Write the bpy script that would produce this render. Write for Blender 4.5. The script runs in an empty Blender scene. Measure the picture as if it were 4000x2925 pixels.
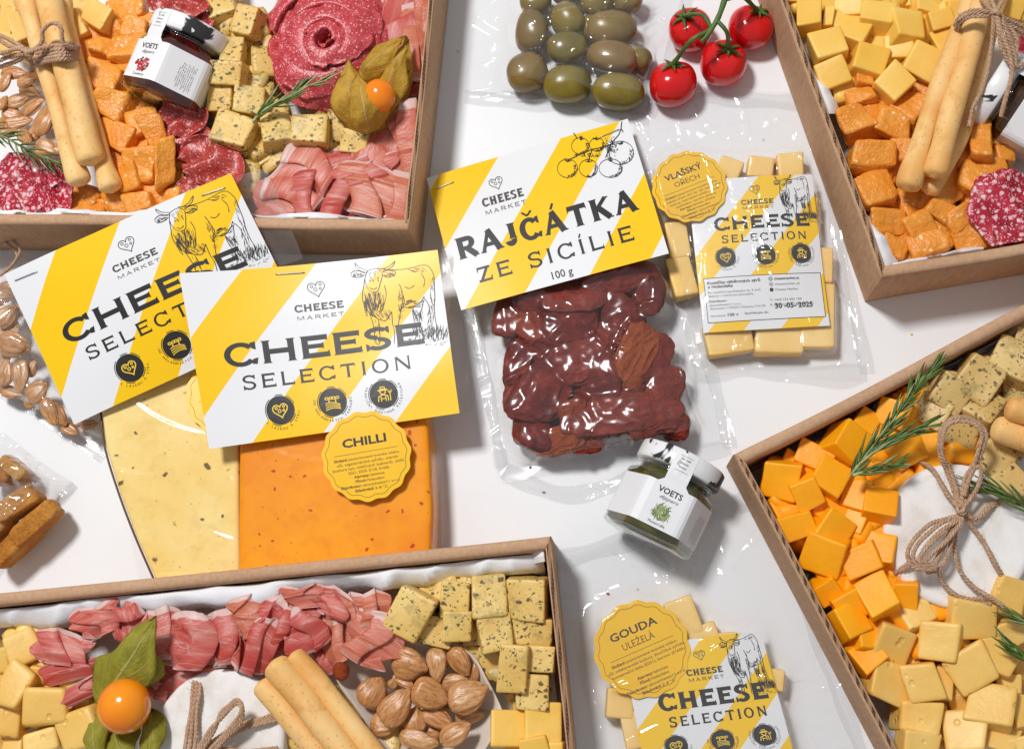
import bpy, math, random
import numpy as np
from mathutils import Vector, Matrix, Euler
from mathutils.bvhtree import BVHTree
sc = bpy.context.scene
COL = sc.collection
S = 0.001                                  # everything below is written in millimetres
# ------------------------------------------------------------------ camera
FPX, PW, PH = 5000.0, 4000.0, 2925.0
TILT, DIST = math.radians(13.1), 625.0
CAM = np.array([DIST*math.sin(TILT)*0.334, -DIST*math.sin(TILT)*0.943, DIST*math.cos(TILT)])
FW = -CAM/np.linalg.norm(CAM)
RT = np.cross(FW, [0, 1, 0]); RT /= np.linalg.norm(RT)
UP = np.cross(RT, FW)
cam_d = bpy.data.cameras.new('camera'); cam = bpy.data.objects.new('camera', cam_d); COL.objects.link(cam)
cam_d.sensor_width = 36.0; cam_d.lens = 36.0*FPX/PW; cam_d.clip_start = 0.02; cam_d.clip_end = 50
cam.matrix_world = Matrix(((RT[0], UP[0], -FW[0], CAM[0]*S), (RT[1], UP[1], -FW[1], CAM[1]*S), (RT[2], UP[2], -FW[2], CAM[2]*S), (0, 0, 0, 1)))
sc.camera = cam
# ------------------------------------------------------------------ light: one studio key lamp up and to the left, soft room light
w = bpy.data.worlds.new("World"); sc.world = w; w.use_nodes = True
w.node_tree.nodes['Background'].inputs[0].default_value = (0.93, 0.95, 1.0, 1)
w.node_tree.nodes['Background'].inputs[1].default_value = 0.33
def area(name, loc, size, power, col):
    d = bpy.data.lights.new(name, 'AREA'); d.shape = 'DISK'; d.size = size*S; d.energy = power; d.color = col
    o = bpy.data.objects.new(name, d); COL.objects.link(o); o.location = Vector(loc)*S
    o.rotation_euler = (-Vector(loc)).to_track_quat('-Z', 'Y').to_euler(); return o
KEY = (-430, 500, 1350)
area('key_lamp', KEY, 240, 19.0, (1.0, 0.992, 0.985))
sc.view_settings.view_transform = 'Standard'; sc.view_settings.look = 'None'
sc.view_settings.exposure = 0.0; sc.view_settings.gamma = 1.0
sc.cycles.max_bounces = 8; sc.cycles.transparent_max_bounces = 16; sc.cycles.sample_clamp_indirect = 4
sc.cycles.caustics_reflective = False; sc.cycles.caustics_refractive = False
# ------------------------------------------------------------------ projection helpers (photograph pixels -> point at height z, mm)
def W(px, py, z=0.0):
    d = FW + RT*((px-PW/2)/FPX) + UP*((PH/2-py)/FPX)
    t = (z-CAM[2])/d[2]
    return CAM + d*t
def mm(npx, z=0.0): return npx/8.0*(1-z/CAM[2])
def cv(rows, ox, oy, s):                   # rows read off an enlarged crop -> photograph pixels
    out = []
    for r in rows:
        r = list(r); out.append([r[0]/s+ox, r[1]/s+oy, r[2]/s, r[3]/s]+r[4:])
    return out
def pts(rows, ox, oy, s): return [(a/s+ox, b/s+oy) for a, b in rows]
# ------------------------------------------------------------------ objects
def lin(h):
    c = [int(h[i:i+2], 16)/255 for i in (0, 2, 4)]
    return tuple(x/12.92 if x <= .04045 else ((x+.055)/1.055)**2.4 for x in c)+(1,)
def mk(name, V, F, mat, parent=None, origin=(0, 0, 0), smooth=True, uv=None, kind=None):
    me = bpy.data.meshes.new(name)
    V = (np.asarray(V, float)-np.asarray(origin, float))*S
    me.from_pydata(V.tolist(), [], [list(f) for f in F])
    if smooth: me.polygons.foreach_set('use_smooth', [True]*len(me.polygons))
    if uv is not None:
        l = me.uv_layers.new(name='UVMap'); li = np.zeros(len(me.loops), int); me.loops.foreach_get('vertex_index', li)
        l.data.foreach_set('uv', np.asarray(uv, float)[li].ravel())
    if mat: me.materials.append(mat)
    me.update()
    o = bpy.data.objects.new(name, me); COL.objects.link(o)
    if parent is not None: o.parent = parent
    else: o.location = Vector(origin)*S
    if kind: o['kind'] = kind
    return o
def tag(o, label, cat, group=None):
    o['label'] = label; o['category'] = cat
    if group: o['group'] = group
    return o
def thing(name, label, cat, loc=(0, 0, 0), group=None, rot=None):
    o = bpy.data.objects.new(name, None); COL.objects.link(o); o.location = Vector(loc)*S
    o.empty_display_size = .01
    if rot is not None: o.rotation_euler = rot
    return tag(o, label, cat, group)
def world_geo(o):
    m = o.matrix_basis.copy()
    p = o.parent
    while p: m = p.matrix_basis @ m; p = p.parent
    me = o.data; n = len(me.vertices); a = np.zeros(n*3); me.vertices.foreach_get('co', a); a = a.reshape(-1, 3)
    M = np.array(m); a = (a @ M[:3, :3].T + M[:3, 3])/S
    return a, [tuple(p.vertices) for p in me.polygons]
# smooth vector noise: sum of sines along random directions
def sn(P, seed, f, n=7):
    r = np.random.RandomState(seed % 100000); out = np.zeros(len(P)); P = np.asarray(P, float)
    for i in range(n):
        d = r.normal(size=P.shape[1]); d *= f*(0.6+0.9*r.rand())/np.linalg.norm(d)
        out += np.sin(P@d+r.rand()*6.28)
    return out/math.sqrt(n)
_cg = {}
def cube_grid(N):
    if N in _cg: return _cg[N]
    idx = {}; V = []; F = []
    def vi(p):
        k = tuple(int(round(x)) for x in p)
        if k not in idx: idx[k] = len(V); V.append(p)
        return idx[k]
    for ax in range(3):
        for sgn in (0, N):
            for i in range(N):
                for j in range(N):
                    q = []
                    for di, dj in ((0, 0), (1, 0), (1, 1), (0, 1)):
                        p = [0, 0, 0]; p[ax] = sgn; p[(ax+1) % 3] = i+di; p[(ax+2) % 3] = j+dj; q.append(vi(tuple(p)))
                    if sgn == 0: q.reverse()
                    F.append(q)
    V = np.array(V, float)*2/N-1
    _cg[N] = (V, F); return _cg[N]
def blob(w, h, d, seed, power=12, jit=0.07, amp=0.0, freq=2.0, N=8, amp2=0.0, freq2=8, ridge=False):
    G, F = cube_grid(N)
    P = np.sign(G)*np.abs(G)**(0.45 if power > 12 else .6 if power > 5 else .85)
    ln = (np.abs(P)**power).sum(1)**(1/power); P = P/ln[:, None]
    r = np.random.RandomState(seed % 100000)
    if jit:
        C = r.uniform(-jit, jit, (8, 3)); a = (P+1)/2
        for k in range(8):
            b = [(k >> i) & 1 for i in range(3)]
            wgt = np.prod([a[:, i] if b[i] else 1-a[:, i] for i in range(3)], axis=0)
            P = P + 2*C[k]*wgt[:, None]
    Q = P*np.array([w/2, h/2, d/2])
    nr = P/np.maximum(np.linalg.norm(P, axis=1), 1e-6)[:, None]
    L = (w+h+d)/3
    if amp: Q += nr*(sn(P, seed+5, freq)*amp*L)[:, None]
    if amp2:
        n2 = sn(P, seed+9, freq2)
        if ridge: n2 = 1-2*np.abs(np.tanh(n2*1.3))
        Q += nr*(n2*amp2*L)[:, None]
    return Q, F
def grid_faces(nu, nv):                    # nu x nv verts, u fastest
    return [(j*nu+i, j*nu+i+1, (j+1)*nu+i+1, (j+1)*nu+i) for j in range(nv-1) for i in range(nu-1)]
def smooth_path(P, n):
    P = [np.asarray(p, float) for p in P]
    if len(P) == 2: return np.array([P[0]+(P[1]-P[0])*t for t in np.linspace(0, 1, n)])
    Q = [2*P[0]-P[1]]+P+[2*P[-1]-P[-2]]; out = []; m = len(P)-1
    for t in np.linspace(0, m-1e-6, n):
        i = int(t); f = t-i; a, b, c, d = Q[i:i+4]
        out.append(0.5*((2*b)+(c-a)*f+(2*a-5*b+4*c-d)*f*f+(3*b-a-3*c+d)*f**3))
    return np.array(out)
def frames(P):
    T = np.gradient(P, axis=0); T /= np.maximum(np.linalg.norm(T, axis=1), 1e-9)[:, None]
    ref = np.array([0, 0, 1.0]); A = np.cross(T, ref); bad = np.linalg.norm(A, axis=1) < .05
    A[bad] = [1, 0, 0]; A /= np.linalg.norm(A, axis=1)[:, None]
    return T, A, np.cross(A, T)
def tube(P, rad, ns=10, cap=True):
    P = np.asarray(P, float); n = len(P); rad = np.broadcast_to(np.asarray(rad, float), (n,))
    T, A, B = frames(P); th = np.linspace(0, 2*math.pi, ns, endpoint=False)
    V = (P[:, None, :]+rad[:, None, None]*(np.cos(th)[None, :, None]*A[:, None, :]+np.sin(th)[None, :, None]*B[:, None, :])).reshape(-1, 3)
    F = [(i*ns+j, (i+1)*ns+j, (i+1)*ns+(j+1) % ns, i*ns+(j+1) % ns) for i in range(n-1) for j in range(ns)]
    if cap: F += [tuple(range(ns)), tuple((n-1)*ns+ns-1-j for j in range(ns))]
    return V, F
def join(parts):
    V = []; F = []; k = 0
    for v, f in parts:
        V.append(np.asarray(v, float)); F += [tuple(i+k for i in q) for q in f]; k += len(v)
    return (np.concatenate(V) if V else np.zeros((0, 3))), F
def rotm(rx, ry, rz): return np.array(Euler((rx, ry, rz)).to_matrix())
# ------------------------------------------------------------------ automatic neighbours for labels of look-alikes
AUTO = []                                  # (object, description, px, py, landmark set)
ORD = ['closest', 'second closest', 'third closest', 'fourth closest', 'fifth closest', 'sixth closest', 'seventh closest', 'eighth closest', 'ninth closest',
       'tenth closest', 'eleventh closest', 'twelfth closest', 'thirteenth closest', 'fourteenth closest', 'fifteenth closest', 'sixteenth closest']
def auto(o, desc, px, py, marks): AUTO.append((o, desc, px, py, marks))
def finish_labels():
    g = {}
    for o, desc, px, py, marks in AUTO:
        best = min(marks, key=lambda m: (m[1]-px)**2+(m[2]-py)**2)
        dx, dy = px-best[1], py-best[2]
        if abs(dx) > abs(dy): dr = 'to the right of' if dx > 0 else 'to the left of'
        else: dr = 'below' if dy > 0 else 'above'
        g.setdefault((desc, dr, best[0]), []).append((math.hypot(dx, dy), o))
    for (desc, dr, lm), rows in g.items():
        rows.sort(key=lambda r: r[0])
        for i, (d, o) in enumerate(rows):
            o['label'] = f"{desc} {dr} {lm}" + ('' if len(rows) == 1 else f", {ORD[min(i, 15)]}")
# ------------------------------------------------------------------ materials
class NT:
    def __init__(s, name):
        s.m = bpy.data.materials.new(name); s.m.use_nodes = True; s.t = s.m.node_tree; s.N = s.t.nodes; s.L = s.t.links
        s.b = s.N['Principled BSDF']; s.out = s.N['Material Output']
        s.tc = s.N.new('ShaderNodeTexCoord'); s.oi = s.N.new('ShaderNodeObjectInfo')
        mu = s.N.new('ShaderNodeVectorMath'); mu.operation = 'ADD'
        sc_ = s.N.new('ShaderNodeMath'); sc_.operation = 'MULTIPLY'; sc_.inputs[1].default_value = 7.3
        s.L.new(s.oi.outputs['Random'], sc_.inputs[0]); s.L.new(s.tc.outputs['Object'], mu.inputs[0]); s.L.new(sc_.outputs[0], mu.inputs[1])
        s.co = mu.outputs[0]
    def lk(s, a, b): s.L.new(a, b)
    def noise(s, scale, det=3, rough=.5, dist=0, co=None):
        n = s.N.new('ShaderNodeTexNoise'); n.inputs['Scale'].default_value = scale; n.inputs['Detail'].default_value = det
        n.inputs['Roughness'].default_value = rough; n.inputs['Distortion'].default_value = dist; s.lk(co or s.co, n.inputs['Vector']); return n.outputs['Fac']
    def vor(s, scale, out='Distance', rnd=1, feature='F1', co=None):
        n = s.N.new('ShaderNodeTexVoronoi'); n.feature = feature; n.inputs['Scale'].default_value = scale; n.inputs['Randomness'].default_value = rnd
        s.lk(co or s.co, n.inputs['Vector']); return n.outputs[out]
    def stretch(s, sx, sy, sz, co=None):
        n = s.N.new('ShaderNodeMapping'); n.inputs['Scale'].default_value = (sx, sy, sz); s.lk(co or s.co, n.inputs['Vector']); return n.outputs[0]
    def warp(s, co, scale, amt):
        n = s.N.new('ShaderNodeTexNoise'); n.inputs['Scale'].default_value = scale; s.lk(co, n.inputs['Vector'])
        a = s.N.new('ShaderNodeVectorMath'); a.operation = 'SCALE'; s.lk(n.outputs['Color'], a.inputs[0]); a.inputs['Scale'].default_value = amt
        b = s.N.new('ShaderNodeVectorMath'); b.operation = 'ADD'; s.lk(co, b.inputs[0]); s.lk(a.outputs[0], b.inputs[1]); return b.outputs[0]
    def ramp(s, fac, stops, interp='LINEAR'):
        n = s.N.new('ShaderNodeValToRGB'); r = n.color_ramp; r.interpolation = interp
        r.elements[0].position = stops[0][0]; r.elements[0].color = stops[0][1] if len(stops[0][1]) == 4 else (*stops[0][1], 1)
        r.elements[1].position = stops[-1][0]; r.elements[1].color = stops[-1][1]
        for p, c in stops[1:-1]: e = r.elements.new(p); e.color = c
        s.lk(fac, n.inputs[0]); return n.outputs[0]
    def step(s, fac, a, b):
        if a < b: return s.ramp(fac, [(a, (0, 0, 0, 1)), (b, (1, 1, 1, 1))])
        return s.ramp(fac, [(b, (1, 1, 1, 1)), (a, (0, 0, 0, 1))])
    def mix(s, fac, a, b, mode='MIX'):
        n = s.N.new('ShaderNodeMix'); n.data_type = 'RGBA'; n.blend_type = mode
        for sock, v in ((n.inputs[0], fac), (n.inputs[6], a), (n.inputs[7], b)):
            if isinstance(v, (tuple, float, int)): sock.default_value = v
            else: s.lk(v, sock)
        return n.outputs[2]
    def math(s, op, a, b=0.0, clamp=False):
        n = s.N.new('ShaderNodeMath'); n.operation = op; n.use_clamp = clamp
        for sock, v in ((n.inputs[0], a), (n.inputs[1], b)):
            if isinstance(v, (float, int)): sock.default_value = v
            else: s.lk(v, sock)
        return n.outputs[0]
    def bump(s, h, st, dist=.001):
        n = s.N.new('ShaderNodeBump'); n.inputs['Strength'].default_value = st; n.inputs['Distance'].default_value = dist; s.lk(h, n.inputs['Height'])
        if s.b.inputs['Normal'].links: s.lk(s.b.inputs['Normal'].links[0].from_socket, n.inputs['Normal'])
        s.lk(n.outputs[0], s.b.inputs['Normal']); return n.outputs[0]
    def col(s, c):
        if isinstance(c, tuple): s.b.inputs['Base Color'].default_value = c
        else: s.lk(c, s.b.inputs['Base Color'])
    def pr(s, rough=.5, spec=.5, sss=0, rad=(1, .5, .2), scale=.002, coat=0):
        b = s.b; b.inputs['Specular IOR Level'].default_value = spec
        if isinstance(rough, (float, int)): b.inputs['Roughness'].default_value = rough
        else: s.lk(rough, b.inputs['Roughness'])
        b.inputs['Subsurface Weight'].default_value = sss; b.inputs['Subsurface Radius'].default_value = rad; b.inputs['Subsurface Scale'].default_value = scale
        b.inputs['Coat Weight'].default_value = coat; b.inputs['Coat Roughness'].default_value = .1
        return s.m
def simple(name, c, rough=.5, spec=.5, nz=0.12, nscale=60, bump=0.0, bscale=400, **k):
    t = NT(name); n = t.noise(nscale, 4)
    d = tuple(x*(1-nz*2) for x in c[:3])+(1,); l = tuple(min(1, x*(1+nz)) for x in c[:3])+(1,)
    t.col(t.ramp(n, [(.3, d), (.7, l)]))
    if bump: t.bump(t.noise(bscale, 3), bump, .0006)
    return t.pr(rough, spec, **k)
def cheese(name, c, c2, rough=.42, bumps=.25, big=0.0, holes=False, crystals=0.0, sss=.12):
    t = NT(name); base = t.ramp(t.noise(45, 3), [(.3, lin(c2)), (.68, lin(c))])
    rnd = t.math('MULTIPLY_ADD', t.oi.outputs['Random'], .7); t.N[-1].inputs[2].default_value = 0
    base = t.mix(rnd, base, lin(c2))
    if crystals:
        cr = t.step(t.vor(330, 'Distance'), .30, .16)
        cr = t.math('MULTIPLY', cr, t.step(t.noise(120, 2), .52, .62))
        base = t.mix(t.math('MULTIPLY', cr, crystals), base, lin('FFE9BE'))
        base = t.mix(t.math('MULTIPLY', t.step(t.noise(150, 5, .7), .52, .75), .5), base, lin('F6BC66'))
    t.col(base)
    t.bump(t.noise(260, 4, .6), bumps, .0008)
    if big: t.bump(t.noise(110, 4, .7), big, .0022)
    st = t.stretch(1, 1, 8); t.bump(t.noise(60, 2, .5, co=st), .2, .0008); t.bump(t.noise(420, 2, .5, co=t.stretch(1, 6, 1)), .18, .0004)
    if holes:
        h = t.step(t.vor(130, 'Distance'), .10, .2); t.bump(h, .6, .0008)
    return t.pr(rough, .45, sss, (1, .55, .15), .0025)
def herb_cheese(name, c, c2):
    t = NT(name); base = t.ramp(t.noise(40, 3), [(.3, lin(c2)), (.7, lin(c))])
    w1 = t.warp(t.co, 300, .004)
    v = t.vor(230, 'Distance', co=t.stretch(1, 1.3, 1, co=w1)); msk = t.step(t.noise(95, 2), .40, .50)
    sp = t.math('MULTIPLY', t.step(v, .30, .20), msk)
    v2 = t.vor(520, 'Distance', co=w1); sp2 = t.math('MULTIPLY', t.step(v2, .30, .22), t.step(t.noise(160, 2), .42, .52))
    base = t.mix(t.math('MULTIPLY', t.step(t.noise(85, 4, .7), .52, .66), .6), base, lin('8E8450'))
    base = t.mix(t.math('MULTIPLY', sp, .85), base, lin('2E2A18')); base = t.mix(t.math('MULTIPLY', sp2, .8), base, lin('4A401F'))
    t.col(base); t.bump(t.noise(220, 4, .65), .45, .001); t.bump(sp, -.3, .0004)
    return t.pr(.42, .5, .2, (1, .6, .2), .002)
M = {}
t = NT('white_table'); sm = t.noise(7, 4, .6, dist=.8); t.col(t.mix(t.step(t.vor(38), .035, .02), t.ramp(sm, [(.3, (.81, .82, .838, 1)), (.7, (.84, .848, .86, 1))]), (.55, .54, .52, 1)))
t.bump(t.noise(900, 2), .05, .0002); M['table'] = t.pr(t.ramp(t.noise(16, 5, .6), [(.35, (.28, .28, .28, 1)), (.7, (.5, .5, .5, 1))]), .35)
t = NT('cardboard'); f = t.noise(500, 4, .7, co=t.stretch(1, 1, .25)); g = t.noise(28, 3)
c = t.ramp(f, [(.25, lin('A67F60')), (.55, lin('C39D7C')), (.8, lin('D6B492'))]); t.col(t.mix(.45, c, t.ramp(g, [(.3, lin('B28A6A')), (.7, lin('CDA888'))])))
t.bump(f, .15, .0004); t.bump(t.noise(18, 2), .2, .003); M['card'] = t.pr(.8, .2)
t = NT('corrugated_edge'); wv = t.N.new('ShaderNodeTexWave'); wv.inputs['Scale'].default_value = 110; wv.inputs['Distortion'].default_value = 1.5; t.lk(t.tc.outputs['Object'], wv.inputs['Vector'])
t.col(t.ramp(wv.outputs['Fac'], [(.3, lin('5E4331')), (.7, lin('B08D6C'))])); M['edge'] = t.pr(.9, .1)
t = NT('lining_paper'); t.col(t.ramp(t.noise(20, 3), [(.3, (.76, .76, .78, 1)), (.7, (.86, .86, .87, 1))])); t.bump(t.noise(60, 5, .6), .4, .002); M['paper'] = t.pr(.7, .2, .1, (1, 1, 1), .001)
t = NT('kraft_white_paper'); t.col(t.ramp(t.noise(25, 3), [(.3, lin('CDBFB0')), (.7, lin('E2D8CC'))])); t.bump(t.noise(80, 4), .2, .001); M['cone'] = t.pr(.75, .2)
M['pale'] = cheese('pale_cheese', 'F8D374', 'ECB848', holes=False)
M['pale2'] = cheese('pale_gouda', 'F6D27E', 'E8B658', bumps=.35, holes=True)
M['aged'] = cheese('aged_orange_cheese', 'F0A440', 'E08A28', rough=.36, bumps=.6, big=.9, crystals=.75)
M['cheddar'] = cheese('cheddar', 'FFB414', 'FAA000', rough=.45, bumps=.3, sss=.06)
M['stick'] = cheese('cheese_stick', 'FBDA90', 'F2C66E')
M['herb'] = herb_cheese('herb_cheese', 'EACA7C', 'D6AC56')
M['herb2'] = herb_cheese('herb_cheese_olive', 'E2C484', 'C8A25A')
def speck_cheese(name, c, c2, sp_c, sp_c2, sc1=75):
    t = NT(name); base = t.mix(t.math('MULTIPLY', t.step(t.noise(60, 6, .7), .45, .7), .35), t.ramp(t.noise(16, 4, .6), [(.32, lin(c2)), (.66, lin(c))]), lin(c2)); w1 = t.warp(t.co, 160, .006)
    sp = t.math('MULTIPLY', t.step(t.vor(sc1, 'Distance', co=w1), .16, .11), t.step(t.noise(40, 1), .36, .44))
    s2 = t.math('MULTIPLY', t.step(t.vor(sc1*2.4, 'Distance', co=w1), .14, .09), t.step(t.noise(70, 1), .5, .56))
    halo = t.step(t.noise(120, 4, .7), .5, .8)
    base = t.mix(t.math('MULTIPLY', halo, .25), base, lin(sp_c2)); base = t.mix(t.math('MULTIPLY', s2, .7), base, lin(sp_c2)); base = t.mix(t.math('MULTIPLY', sp, .85), base, lin(sp_c))
    t.col(base); t.bump(t.noise(60, 3), .12, .001); return t.pr(.45, .12, .05, (1, .5, .2), .003)
M['wedge'] = speck_cheese('wild_herb_wedge', 'F8DF98', 'EFC666', '3A2812', 'B08A40', 110)
M['chilli'] = speck_cheese('chilli_wedge', 'FDA608', 'EE8A04', 'B01C06', 'CE4E06', 150)
M['rind'] = simple('cheese_rind', lin('B98A35'), .4, .4)
t = NT('breadstick'); n = t.noise(35, 4); b2 = t.ramp(n, [(.25, lin('DB9A4C')), (.5, lin('EDBE78')), (.75, lin('F3CF92'))])
b2 = t.mix(t.math('MULTIPLY', t.step(t.noise(110, 5, .7), .54, .72), .55), b2, lin('C98A40')); t.col(t.mix(t.math('MULTIPLY', t.step(t.vor(340), .2, .1), .45), b2, lin('A8692C'))); t.bump(t.noise(500, 3), .25, .0005); t.bump(t.noise(60, 3), .3, .0015); M['bread'] = t.pr(.55, .3, .1, (1, .6, .3), .002)
t = NT('almond_skin'); st = t.stretch(1, 5, 5, co=t.warp(t.co, 90, .004)); r = t.noise(190, 4, .6, co=st)
t.col(t.mix(t.oi.outputs['Random'], t.ramp(r, [(.3, lin('96582A')), (.5, lin('BF834E')), (.8, lin('D6A268'))]), t.ramp(r, [(.3, lin('A06634')), (.7, lin('D8AA76'))])))
t.bump(r, .4, .0007); M['almond'] = t.pr(.3, .5)
t = NT('olive_skin'); t.col(t.mix(t.oi.outputs['Random'], t.ramp(t.noise(70, 3), [(.3, lin('5E5312')), (.7, lin('8C7A28'))]), t.ramp(t.noise(50, 3), [(.3, lin('6E5726')), (.7, lin('94713F'))]))); t.bump(t.noise(300, 3), .15, .0004); M['olive'] = t.pr(.3, .5, .15, (1, .6, .2), .002)
t = NT('tomato_skin'); t.col(t.ramp(t.noise(30, 2), [(.3, lin('C4060E')), (.7, lin('DE1A1A'))])); M['tomato'] = t.pr(.16, .5, .25, (1, .2, .1), .002, coat=.3)
M['green'] = simple('green_stem', lin('4E6B2C'), .5, .4, .2, 90, .3)
M['rosemary'] = simple('rosemary_needle', lin('5C7A30'), .4, .5, .3, 120)
M['rosemary2'] = simple('rosemary_pale', lin('A3AE78'), .5, .4, .2, 120)
M['physalis'] = NT('physalis_berry'); t = M['physalis']; t.col(t.ramp(t.noise(40, 2), [(.3, lin('EE7C04')), (.7, lin('FB9E10'))])); M['physalis'] = t.pr(.18, .5, .3, (1, .5, .1), .003, coat=.3)
def husk(name, a, b, v):
    t = NT(name); uvn = t.N.new('ShaderNodeUVMap'); sx = t.N.new('ShaderNodeSeparateXYZ'); t.lk(uvn.outputs[0], sx.inputs[0])
    au = t.math('ABSOLUTE', t.math('SUBTRACT', sx.outputs[0], .5)); vein = t.step(au, .03, .0)
    q = t.math('ADD', sx.outputs[1], t.math('MULTIPLY', au, -.9)); q = t.math('FRACT', t.math('MULTIPLY', q, 7.0)); v2 = t.step(t.math('ABSOLUTE', t.math('SUBTRACT', q, .5)), .07, .0)
    vv = t.math('MAXIMUM', vein, t.math('MULTIPLY', v2, .6)); base = t.ramp(t.noise(90, 4, .6), [(.3, lin(a)), (.7, lin(b))])
    t.col(t.mix(t.math('MULTIPLY', vv, .7), base, lin(v))); t.bump(vv, .5, .0008); t.bump(t.noise(120, 5, .7), .9, .0018)
    m = t.pr(.5, .3); tr = t.N.new('ShaderNodeBsdfTranslucent'); t.lk(base, tr.inputs[0]); mx = t.N.new('ShaderNodeMixShader'); mx.inputs[0].default_value = .3
    t.lk(t.b.outputs[0], mx.inputs[1]); t.lk(tr.outputs[0], mx.inputs[2]); t.lk(mx.outputs[0], t.out.inputs[0]); return m
M['husk'] = husk('physalis_husk_dry', 'B4841E', 'E2B848', 'F4E2A8')
M['husk_g'] = husk('physalis_husk_green', '86841C', 'B8AE40', 'E0D890')
t = NT('rope_fibre'); wv = t.noise(900, 3, .7, co=t.stretch(1, 1, 1)); t.col(t.ramp(wv, [(.25, lin('94735A')), (.55, lin('C29F82')), (.8, lin('DEC0A4'))])); t.bump(wv, .5, .0005); M['twine'] = t.pr(.85, .15)
t = NT('camembert_rind'); t.col(t.ramp(t.noise(60, 5, .6), [(.28, lin('D8D0C4')), (.5, lin('ECE8E4')), (.75, lin('F2F0EF'))])); t.bump(t.noise(120, 5, .6), .45, .001); M['rindw'] = t.pr(.8, .15, .15, (1, .9, .8), .002)
def meat(name, reds, fats, scale, cover, det=3, rough=.33):
    t = NT(name); uvn = t.N.new('ShaderNodeUVMap'); co = t.warp(t.co, 130, .006)
    v = t.vor(scale, 'Distance', co=co); v2 = t.vor(scale*2.3, 'Distance', co=co)
    fat = t.math('MAXIMUM', t.step(v, cover, cover-.14), t.math('MULTIPLY', t.step(v2, cover*.9, cover*.9-.15), .75))
    red = t.ramp(t.noise(scale*.35, det, .6), [(.3, lin(reds[0])), (.55, lin(reds[1])), (.75, lin(reds[2]))])
    t.col(t.mix(fat, red, t.ramp(t.noise(scale, 2), [(.3, lin(fats[0])), (.7, lin(fats[1]))])))
    t.bump(fat, .25, .0004); t.bump(t.noise(scale*1.5, 3), .4, .0006); return t.pr(rough, .5, .1, (1, .3, .2), .0015)
M['marbled'] = meat('marbled_salami', ('8E0F1F', 'B22036', 'C43048'), ('D9A9B0', 'EBCBCB'), 330, .40)
M['salami'] = meat('coarse_salami', ('8E2420', 'B03A34', 'C45048'), ('C98078', 'DFA79C'), 480, .34)
M['fine'] = meat('fine_salami', ('AC2C34', 'C03E46', 'D05A62'), ('DC8F8E', 'EDB4AE'), 620, .33, rough=.3)
t = NT('air_dried_ham'); uvn = t.N.new('ShaderNodeUVMap'); uc = t.warp(uvn.outputs[0], 4, .18); st = t.stretch(.9, 2.4, 1, co=uc)
h = t.noise(2.0, 5, .62, co=st); red = t.ramp(h, [(.25, lin('C84038')), (.42, lin('DE6A5E')), (.56, lin('EA9082')), (.72, lin('F3BCAE'))])
fat = t.step(t.noise(1.6, 2, .5, co=t.stretch(.5, 4.5, 1, co=uc)), .62, .70); sx = t.N.new('ShaderNodeSeparateXYZ'); t.lk(uc, sx.inputs[0])
edge = t.math('MAXIMUM', t.step(sx.outputs[1], .97, 1.0), t.step(sx.outputs[1], .14, .10)); vn = t.math('MULTIPLY', t.step(t.math('ABSOLUTE', t.math('SUBTRACT', t.noise(1.5, 2, .5, co=t.stretch(.6, 2, 1, co=uc)), .5)), .014, .002), .45); ed2 = t.step(sx.outputs[0], 1.02, 1.07); fa = t.math('MAXIMUM', t.math('MAXIMUM', t.math('MULTIPLY', fat, .8), vn), t.math('MAXIMUM', edge, ed2))
rd = t.mix(t.math('MULTIPLY', t.step(t.oi.outputs['Random'], .55, .95), .6), red, lin('E08A5C')); rd = t.mix(t.math('MULTIPLY', t.step(t.oi.outputs['Random'], .35, .05), .55), rd, lin('CC3A34')); hc = t.mix(fa, rd, lin('F2D3CB'))
t.col(hc); t.bump(t.noise(14, 4, .6, co=st), .3, .0008); hm = t.pr(.34, .45)
tr = t.N.new('ShaderNodeBsdfTranslucent'); t.lk(hc, tr.inputs[0]); mx = t.N.new('ShaderNodeMixShader'); mx.inputs[0].default_value = .35
t.lk(t.b.outputs[0], mx.inputs[1]); t.lk(tr.outputs[0], mx.inputs[2]); t.lk(mx.outputs[0], t.out.inputs[0]); M['ham'] = hm
def dried(name, a, b, c):
    t = NT(name); n = t.noise(90, 5, .6); t.col(t.ramp(n, [(.25, lin(a)), (.55, lin(b)), (.8, lin(c))])); r = t.noise(330, 5, .68, dist=2.5); t.bump(r, 1.0, .002); t.bump(t.noise(900, 3, .6, dist=1.5), .6, .0008); t.col(t.mix(t.math('MULTIPLY', t.oi.outputs['Random'], .55), t.ramp(n, [(.25, lin(a)), (.55, lin(b)), (.8, lin(c))]), lin(c))); return t.pr(.55, .3)
M['dried'] = dried('dried_tomato', '430F0B', '86241A', 'B24A34')
M['dried_r'] = dried('dried_tomato_red', '7A1C10', 'A63A1C', 'CC6E2C')
M['cookie'] = dried('almond_biscuit', 'B4661A', 'DE9032', 'F2C070'); M['cookie'].node_tree.nodes['Principled BSDF'].inputs['Roughness'].default_value = .6
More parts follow.
